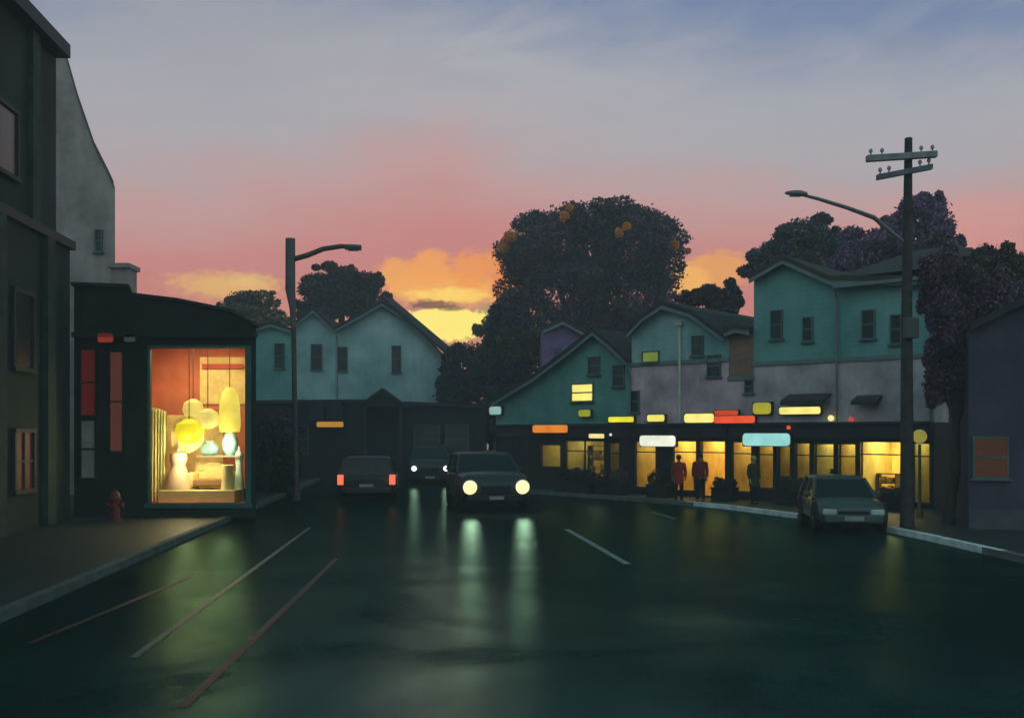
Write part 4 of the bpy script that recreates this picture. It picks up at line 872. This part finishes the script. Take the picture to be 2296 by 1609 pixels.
# ------------------------------------------------------------------ vehicles
TYRE = mat('tyre_rubber', (.012, .012, .012), .85); RIM = mat('alloy_rim', (.25, .25, .26), .35, metal=.9); CARGL = mat('car_glass', (.008, .010, .012), .06, spec=.35)
PLATE = mat('plate_grey', (.35, .35, .3), .5); CHROME = mat('dull_chrome', (.35, .35, .36), .25, metal=1.0); BLKPL = mat('black_plastic', (.012, .012, .013), .5)
BEAM = 34.0
def car(name, label, loc, rz, L, W, H, paint, belt=.62, hood=.60, roof=(.02, .62), glass_out=None, head=None, tail=None, clear=.2, wheel=.33, round_head=0.0, tail_v=False, cat='car'):
    """local axes: front = +y. hood/belt as fraction of H; roof=(y of rear glass foot, y of windscreen foot) as fraction of L from rear"""
    root = thing(name, loc, label, cat, rz=rz)
    hw = W/2; zb, zh, zbelt = clear, H*hood, H*belt
    yr, yf = -L/2, L/2
    def ring(y, w, z0, z1):
        w1 = w; return [(-w*.86, y, z0), (w*.86, y, z0), (w1, y, z0+.12), (w1*1.0, y, (z0+z1)/2+.05), (w1*.97, y, z1-.09), (w*.84, y, z1), (w*.4, y, z1+.025), (-w*.4, y, z1+.025), (-w*.84, y, z1), (-w1*.97, y, z1-.09), (-w1, y, (z0+z1)/2+.05), (-w1, y, z0+.12)]
    ws = yr + L*roof[1]; rs = yr + L*roof[0]
    st = [(yr, .84, zb+.12, zbelt*.86), (yr+.08, .94, zb+.05, zbelt*.93), (yr+.3, .985, zb, zbelt*.99 if roof[0] > .1 else zbelt), (rs+.3 if roof[0] > .1 else yr+.6, 1, zb, zbelt), (0, 1, zb, zbelt), (ws-.1, 1, zb, zbelt), (ws+.25, .985, zb, zbelt*.5+zh*.5+.02), (yf-.55, .97, zb, zh), (yf-.2, .93, zb+.02, zh*.94), (yf-.05, .86, zb+.08, zh*.82), (yf, .78, zb+.14, zh*.72)]
    mb = MB(); mb.loft([ring(y, hw*w, a, b_) for y, w, a, b_ in st]); body = mb.build('body', paint, root, local=True, smooth=True)
    # cabin: glass block with roof and pillars
    zr = H-.06; ins = .17; tw = hw*.93; uw = hw*.93-ins
    yb0, yb1 = rs+.03, ws; yt0, yt1 = rs + (.16 if roof[0] < .1 else .62), ws-.72*(H-zbelt)/.55
    bot = [(-tw, yb0), (tw, yb0), (tw*.98, yb1), (-tw*.98, yb1)]; topp = [(-uw, yt0), (uw, yt0), (uw*.97, yt1), (-uw*.97, yt1)]
    mb = MB(); mb.hexa([(x, y, zbelt-.04) for x, y in bot] + [(x, y, zr) for x, y in topp]); mb.build('windows', CARGL, root, local=True)
    mb = MB()
    mb.loft([[(-uw-.015, y0-.0, zr-.02), (uw+.015, y0, zr-.02), (uw*.9, y0+dy, zr+.04+cr), (0, y0+dy, zr+.05+cr*1.4), (-uw*.9, y0+dy, zr+.04+cr)] for y0, dy, cr in ((yt0-.04, .06, 0), (yt0+.25, 0, .015), ((yt0+yt1)/2, 0, .02), (yt1-.2, 0, .012), (yt1+.03, -.06, -.01))])
    mb.build('roof', paint, root, local=True, smooth=True)
    for sx in (-1, 1):
        for k, (pb, pt_) in enumerate((((tw, yb0), (uw, yt0)), ((tw*.98, yb1), (uw*.97, yt1)), ((tw*.99, (yb0+yb1)/2-.1), (uw*.985, (yt0+yt1)/2-.05)))):
            w_ = .05 if k < 2 else .035; e = .012
            a = Vector((sx*(pb[0]+e), pb[1], zbelt-.03)); c_ = Vector((sx*(pt_[0]+e), pt_[1], zr)); mb = MB(); mb.tube([a, c_], [w_, w_*.85], 6); mb.build('pillar', paint, root, local=True)
    for sx in (-1, 1):
        for ys in (ws-.25, (yb0+yb1)/2-.1, yb0+.35):
            mb = MB(); mb.box(sx*(hw*.985), sx*(hw+.004), ys-.008, ys+.008, zb+.16, zbelt-.1); mb.build('door_seam', BLKPL, root, local=True)
    # wheels
    for sx in (-1, 1):
        for wy in (yr+L*.19, yf-L*.19):
            mb = MB(); x0 = sx*(hw-.20); x1 = sx*(hw+.015)
            mb.lathe((0, wy, wheel), [(wheel*.6, x0), (wheel*.94, x0), (wheel, x0*.8+x1*.2), (wheel, x0*.2+x1*.8), (wheel*.94, x1), (wheel*.62, x1)], 22, 'x'); wo = mb.build('wheel', TYRE, root, local=True, smooth=True)
            mb = MB(); mb.lathe((0, wy, wheel), [(wheel*.62, x1-sx*.05), (wheel*.62, x1-sx*.01), (wheel*.5, x1-sx*.03), (wheel*.16, x1-sx*.02), (wheel*.14, x1+sx*.004)], 16, 'x'); mb.build('rim', RIM, wo, local=True, smooth=True)
            mb = MB(); n_ = 12
            for k in range(n_):
                a0_, a1_ = math.pi*k/n_, math.pi*(k+1)/n_
                pp = lambda a_, r_: (wy+r_*math.cos(a_), wheel+r_*math.sin(a_)); x_ = sx*(hw+.006); xi = sx*(hw-.05)
                (ya, za), (yb_, zb_), (yc, zc_), (yd, zd) = pp(a0_, wheel*1.05), pp(a1_, wheel*1.05), pp(a1_, wheel*1.22), pp(a0_, wheel*1.22)
                mb.hexa([(xi, ya, za), (xi, yb_, zb_), (xi, yc, zc_), (xi, yd, zd), (x_, ya, za), (x_, yb_, zb_), (x_, yc, zc_), (x_, yd, zd)])
            mb.build('wheel_arch', BLKPL, root, local=True)
    # front
    mb = MB(); mb.box(-hw*.42, hw*.42, yf-.03, yf+.03, zh*.50, zh*.70); gr = mb.build('grille', BLKPL, root, local=True, bevel=.02)
    mb = MB(); mb.box(-hw*.8, hw*.8, yf-.1, yf+.08, zb+.06, zb+.26); mb.build('front_bumper', BLKPL if round_head else paint, root, local=True, bevel=.04)
    mb = MB(); mb.box(-.22, .22, yf+.082, yf+.092, zb+.12, zb+.22); mb.build('number_plate', PLATE, root, local=True)
    for sx in (-1, 1):
        mb = MB(); hz = zh*.66
        if round_head:
            mb.lathe((sx*hw*.74, yf-.02, hz), [(round_head*1.08, -.08), (round_head*1.08, .05), (round_head*.98, .06)], 20, 'y'); ho = mb.build('headlight', CHROME, root, local=True, smooth=True)
            mb = MB(); mb.lathe((sx*hw*.74, yf-.02, hz), [(round_head*.97, .05), (round_head*.95, .075), (round_head*.6, .095), (.01, .1)], 20, 'y'); mb.build('lens', head, ho, local=True, smooth=True)
            ld = bpy.data.lights.new('beam', 'SPOT'); ld.energy = BEAM*(round_head/.22)**2; ld.color = (1, .92, .68); ld.shadow_soft_size = round_head*.9; ld.spot_size = R(150); ld.spot_blend = .6
            lo = bpy.data.objects.new('beam', ld); col.objects.link(lo); lo.parent = root; lo.location = (sx*hw*.74, yf+.10+round_head, hz); lo.rotation_euler = (R(90-6), 0, 0)
        else:
            mb.box(sx*hw*.66-.16, sx*hw*.66+.16, yf-.16, yf+.015, hz-.07, hz+.07); ho = mb.build('headlight', head or CHROME, root, local=True, bevel=.03)
    # rear
    mb = MB(); mb.box(-hw*.86, hw*.86, yr-.07, yr+.1, zb+.08, zb+.28); mb.build('rear_bumper', paint, root, local=True, bevel=.04)
    mb = MB(); mb.box(-.24, .24, yr-.04, yr-.02+.06, zbelt*.55, zbelt*.55+.1); mb.build('rear_plate', PLATE, root, local=True)
    for sx in (-1, 1):
        mb = MB(); tz = zbelt*.84; hh = .2 if tail_v else .08
        mb.box(sx*hw*.88-.1, sx*hw*.88+.1, yr-.02, yr+.12, tz-hh, tz+hh*.7); mb.build('tail_light', tail or mat('dull_red_lens', (.25, .02, .015), .3), root, local=True, bevel=.02)
        mb = MB(); mb.box(sx*(hw+.02)-.09, sx*(hw+.02)+.09, ws-.42, ws-.32, zbelt+.02, zbelt+.15); mb.build('mirror', paint, root, local=True, bevel=.03)
        mb = MB(); mb.box(sx*hw*.985, sx*(hw+.018), -.35, -.18, zbelt-.16, zbelt-.13); mb.build('door_handle', CHROME, root, local=True)
    return root
ang = math.atan(-K)       # street heading
PNT = lambda n_, c: mat(n_, c, .45, metal=.2, var=.12, scale=1.5, coat=.25, spec=.35)
HL = glow('headlight_glow', lin(255, 240, 172), 1.25); HL2 = glow('far_headlight_glow', (1.0, .97, .88), 1.5); TL = glow('tail_light_glow', (1.0, .10, .05), 2.0)
car('suv', 'oncoming dark off road car with two large round headlights lit', (X(1084, 29.6), 31.8, 0), R(180)+ang+R(5), 4.5, 2.16, 1.76, PNT('dark_grey_paint', (.035, .035, .038)), belt=.66, hood=.66, roof=(.02, .64), head=HL, round_head=.22, clear=.28, wheel=.38)
car('tail_car', 'dark car driving away with red tail lights near the street lamp', (X(810, 34), 36.1, 0), ang, 4.3, 2.02, 1.56, PNT('brown_black_paint', (.045, .038, .035)), belt=.62, roof=(.02, .66), tail=TL, tail_v=True, clear=.24)
bpy.data.objects['tail_car'].name = 'hatchback_car'
car('van', 'distant oncoming dark van whose two small white headlights are lit', (X(955, 45), 47.2, 0), R(180)+ang, 4.6, 1.96, 1.78, PNT('dark_green_paint', (.03, .04, .038)), belt=.62, hood=.66, roof=(.02, .72), head=HL2, round_head=.13)
car('small_car', 'small silver green car parked at the right kerb beside the utility pole', (8.35, 25.0, 0), R(172), 3.3, 1.66, 1.3, PNT('silver_green_paint', (.07, .085, .075)), belt=.60, roof=(.03, .68), head=mat('unlit_lens', (.5, .5, .48), .2, spec=.6))
car('parked_car', 'olive roofed dark car parked beyond the two white headlights', (X(1085, 48), 50.2, 0), R(180)+ang, 4.4, 1.8, 1.5, PNT('olive_paint', (.09, .085, .05)), roof=(.04, .66))

# ------------------------------------------------------------------ people
def person(px, Y, gz, h, label, coat, legs, hair, rz=0, carry=False, hem=.62, skin=(.35, .2, .13)):
    root = thing('person', (X(px, Y), Y, gz), label, 'person', rz=rz); s = h/1.7
    SK = mat('skin_%d' % int(skin[0]*100), skin, .6)
    # continuous body grown with a skin modifier
    V = [((0,0,.92), .13), ((0,0,1.12), .12), ((0,0,1.36), .13), ((0,0,1.47), .055), ((0,-.01,1.53), .06), ((0,-.015,1.61), .085), ((0,-.01,1.67), .06)]
    E = [(0,1), (1,2), (2,3), (3,4), (4,5), (5,6)]
    def chain(start, pts):
        k = start
        for p_, r_ in pts: V.append((p_, r_)); E.append((k, len(V)-1)); k = len(V)-1
        return k
    for sx in (-1, 1):
        st = .07 if sx > 0 else -.06
        chain(0, [((sx*.09, 0, .86), .095), ((sx*.10, st*.4, .48), .06), ((sx*.10, st+.03, .10), .04), ((sx*.10, st-.02, .045), .042), ((sx*.11, st-.15, .035), .03)])
        hnd = chain(2, [((sx*.18, 0, 1.38), .062), ((sx*.23, .01, 1.12), .045), ((sx*.235, -.05, .88), .032), ((sx*.235, -.07, .82), .03)])
        for k, (dx, ln) in enumerate(((-.024, .07), (-.008, .08), (.008, .075), (.024, .06))):
            chain(hnd, [((sx*.235+dx, -.08, .78), .010), ((sx*.235+dx, -.075, .78-ln*.6), .008)])
        chain(hnd, [((sx*.235-sx*.03, -.10, .80), .011), ((sx*.235-sx*.035, -.11, .765), .008)])
    me = bpy.data.meshes.new('body'); me.from_pydata([tuple(c*s for c in v) for v, _ in V], E, []); o = bpy.data.objects.new('body', me); col.objects.link(o); o.parent = root
    me.materials.append(SK)
    md = o.modifiers.new('skin', 'SKIN'); md.use_smooth_shade = True
    for i, (_, r_) in enumerate(V): me.skin_vertices[0].data[i].radius = (r_*s, r_*s)
    me.skin_vertices[0].data[0].use_root = True
    sb = o.modifiers.new('sub', 'SUBSURF'); sb.levels = 1; sb.render_levels = 1
    # clothing
    def ell(z, rx, ry, cx=0, cy=0, n_=16): return [((cx+rx*math.cos(2*math.pi*k/n_))*s, (cy+ry*math.sin(2*math.pi*k/n_))*s, z*s) for k in range(n_)]
    mb = MB(); mb.loft([ell(hem, .20, .15), ell(hem+.06, .20, .15), ell(.98, .185, .145), ell(1.1, .165, .13), ell(1.3, .21, .14), ell(1.41, .19, .12), ell(1.47, .09, .08)], caps=True)
    for sx in (-1, 1): mb.tube([tuple(c*s for c in q) for q in ((sx*.15, 0, 1.4), (sx*.2, 0, 1.37), (sx*.245, .01, 1.12), (sx*.245, -.05, .9))], [.075*s, .08*s, .065*s, .055*s], 10)
    mb.build('coat', coat, root, local=True, smooth=True)
    mb = MB()
    for sx in (-1, 1):
        st = .07 if sx > 0 else -.06
        mb.tube([tuple(c*s for c in q) for q in ((sx*.09, 0, .85), (sx*.10, st*.4, .48), (sx*.10, st+.03, .09))], [.105*s, .08*s, .065*s], 10)
    mb.build('trousers', legs, root, local=True, smooth=True)
    mb = MB()
    for sx in (-1, 1):
        st = .07 if sx > 0 else -.06
        mb.loft([[((sx*.105+a)*s, (st+yy)*s, zz*s) for a, zz in ((-.05*w, .0), (.05*w, .0), (.05*w, .05*hh), (0, .09*hh), (-.05*w, .05*hh))] for yy, w, hh in ((.07, .8, 1.2), (0, 1, 1.2), (-.1, 1, .8), (-.17, .7, .5))])
    mb.build('shoes', BLKPL, root, local=True)
    mb = MB(); mb.ball((0, .015*s, 1.645*s), .105*s, .115*s, .10*s); 
    mb.build('hair', hair, root, local=True, smooth=True)
    fc = MB()
    for sx in (-1, 1): fc.ball((sx*.032*s, -.098*s, 1.60*s), .012*s, .008*s, .008*s, 8, 5)
    fc.ball((0, -.098*s, 1.535*s), .028*s, .01*s, .008*s, 8, 5); fc.build('face', mat('face_marks', (.08, .03, .03), .6), o, local=True)
    fc = MB(); fc.ball((0, -.108*s, 1.572*s), .014*s, .02*s, .022*s, 8, 5); fc.build('nose', SK, o, local=True)
    return root
REDC = mat('dark_red_cloth', (.38, .035, .025), .85, var=.3); REDD = mat('deep_red_cloth', (.22, .03, .03), .85, var=.3); BLKC = mat('black_cloth', (.015, .013, .015), .85); HB = mat('black_hair', (.01, .008, .01), .6); HBr = mat('brown_hair', (.06, .035, .015), .6)
OLC = mat('olive_cloth', (.06, .06, .02), .85)
person(1522, 33.2, PAV, 1.5, 'person in a bright red coat standing before the amber shop window', REDC, BLKC, HBr, rz=R(160))
person(1570, 32.6, PAV, 1.56, 'person with black hair and a darker red top, walking right of the red coat', REDD, BLKC, HB, rz=R(-15), hem=.86)
person(1690, 31.6, PAV, 1.5, 'person in dark clothes standing alone below the cyan sign', OLC, BLKC, mat('fair_hair', (.45, .40, .14), .6), rz=R(30), skin=(.5, .36, .24))

# ------------------------------------------------------------------ planters with shrubs before the shops
def planter(px, out, w, h, label, mats, seed):
    a = FR.S(px, out); c = FR.pt(a, PAV, out); root = thing('planter', c, label, 'planter', group='planted boxes before the shops')
    mb = MB(); FR.box(mb, a-w/2, a+w/2, PAV, PAV+.4, out-.22, out+.22); FR.box(mb, a-w/2-.03, a+w/2+.03, PAV+.4, PAV+.45, out-.25, out+.25); mb.build('box', BLACKP, root, bevel=.015)
    cs = []; rs = []
    k = max(2, int(w/.45))
    for i in range(k):
        q = FR.pt(a-w/2+w*(i+.5)/k, PAV+.4+h*.45, out); cs.append(tuple(q)); rs.append((w/k*.62, .26, h*random.uniform(.45, .62)))
    crown_obj('foliage', root, cs, rs, int(1500*w), .045, mats, [1]*len(mats))
planter(1290, 1.0, 1.7, .55, 'long planter of dark shrubs before the ochre window', ['dark', 'green'], 1)
planter(1372, 1.1, 1.2, .55, 'planter of dark shrubs just left of the ochre shop window with hanging light', ['dark', 'brown'], 2)
planter(1480, 1.0, .9, .6, 'planter of dark shrubs below the white sign', ['dark', 'green'], 3)
planter(1625, 1.0, .8, .35, 'low planter between the walking person and the one standing alone', ['dark', 'green'], 4)
planter(1790, 1.0, 1.4, .5, 'planter of olive shrubs behind the small parked car', ['olive', 'dark'], 5)
planter(2000, 1.2, .9, .25, 'low planter under the brightest yellow window', ['dark', 'olive'], 6)

# hedge beside the display shop
hd = thing('hedge', (X(615, 38), 38, PAV), 'clipped dark hedge right of the display window shop', 'hedge')
crown_obj('foliage', hd, [tuple(P(x_, 1010, 38)) for x_ in (590, 630, 610)], [(.8, 1.0, 1.5)]*3, 9000, .09, ['dark', 'green'], [1, 1])
crown_obj('foliage', hd, [(X(x_, 38), 38, .7) for x_ in (590, 630)], [(.8, .9, .8)]*2, 4000, .09, ['dark', 'green'], [1, 1])

# ------------------------------------------------------------------ thin evening haze
hz = MB(); hz.box(-70, 70, -8, 84, -1.2, 24); _h = hz.build('haze', WOODT); _h['kind'] = 'stuff'
HM = bpy.data.materials.new('haze_air'); HM.use_nodes = True; _t = HM.node_tree; _t.nodes.clear(); _n = N(_t)
_v = _n.node('ShaderNodeVolumePrincipled', {'Color': (.85, .88, .90, 1), 'Density': .0026}); _o = _n.node('ShaderNodeOutputMaterial'); _t.links.new(_v.outputs[0], _o.inputs['Volume']); _h.data.materials[0] = HM
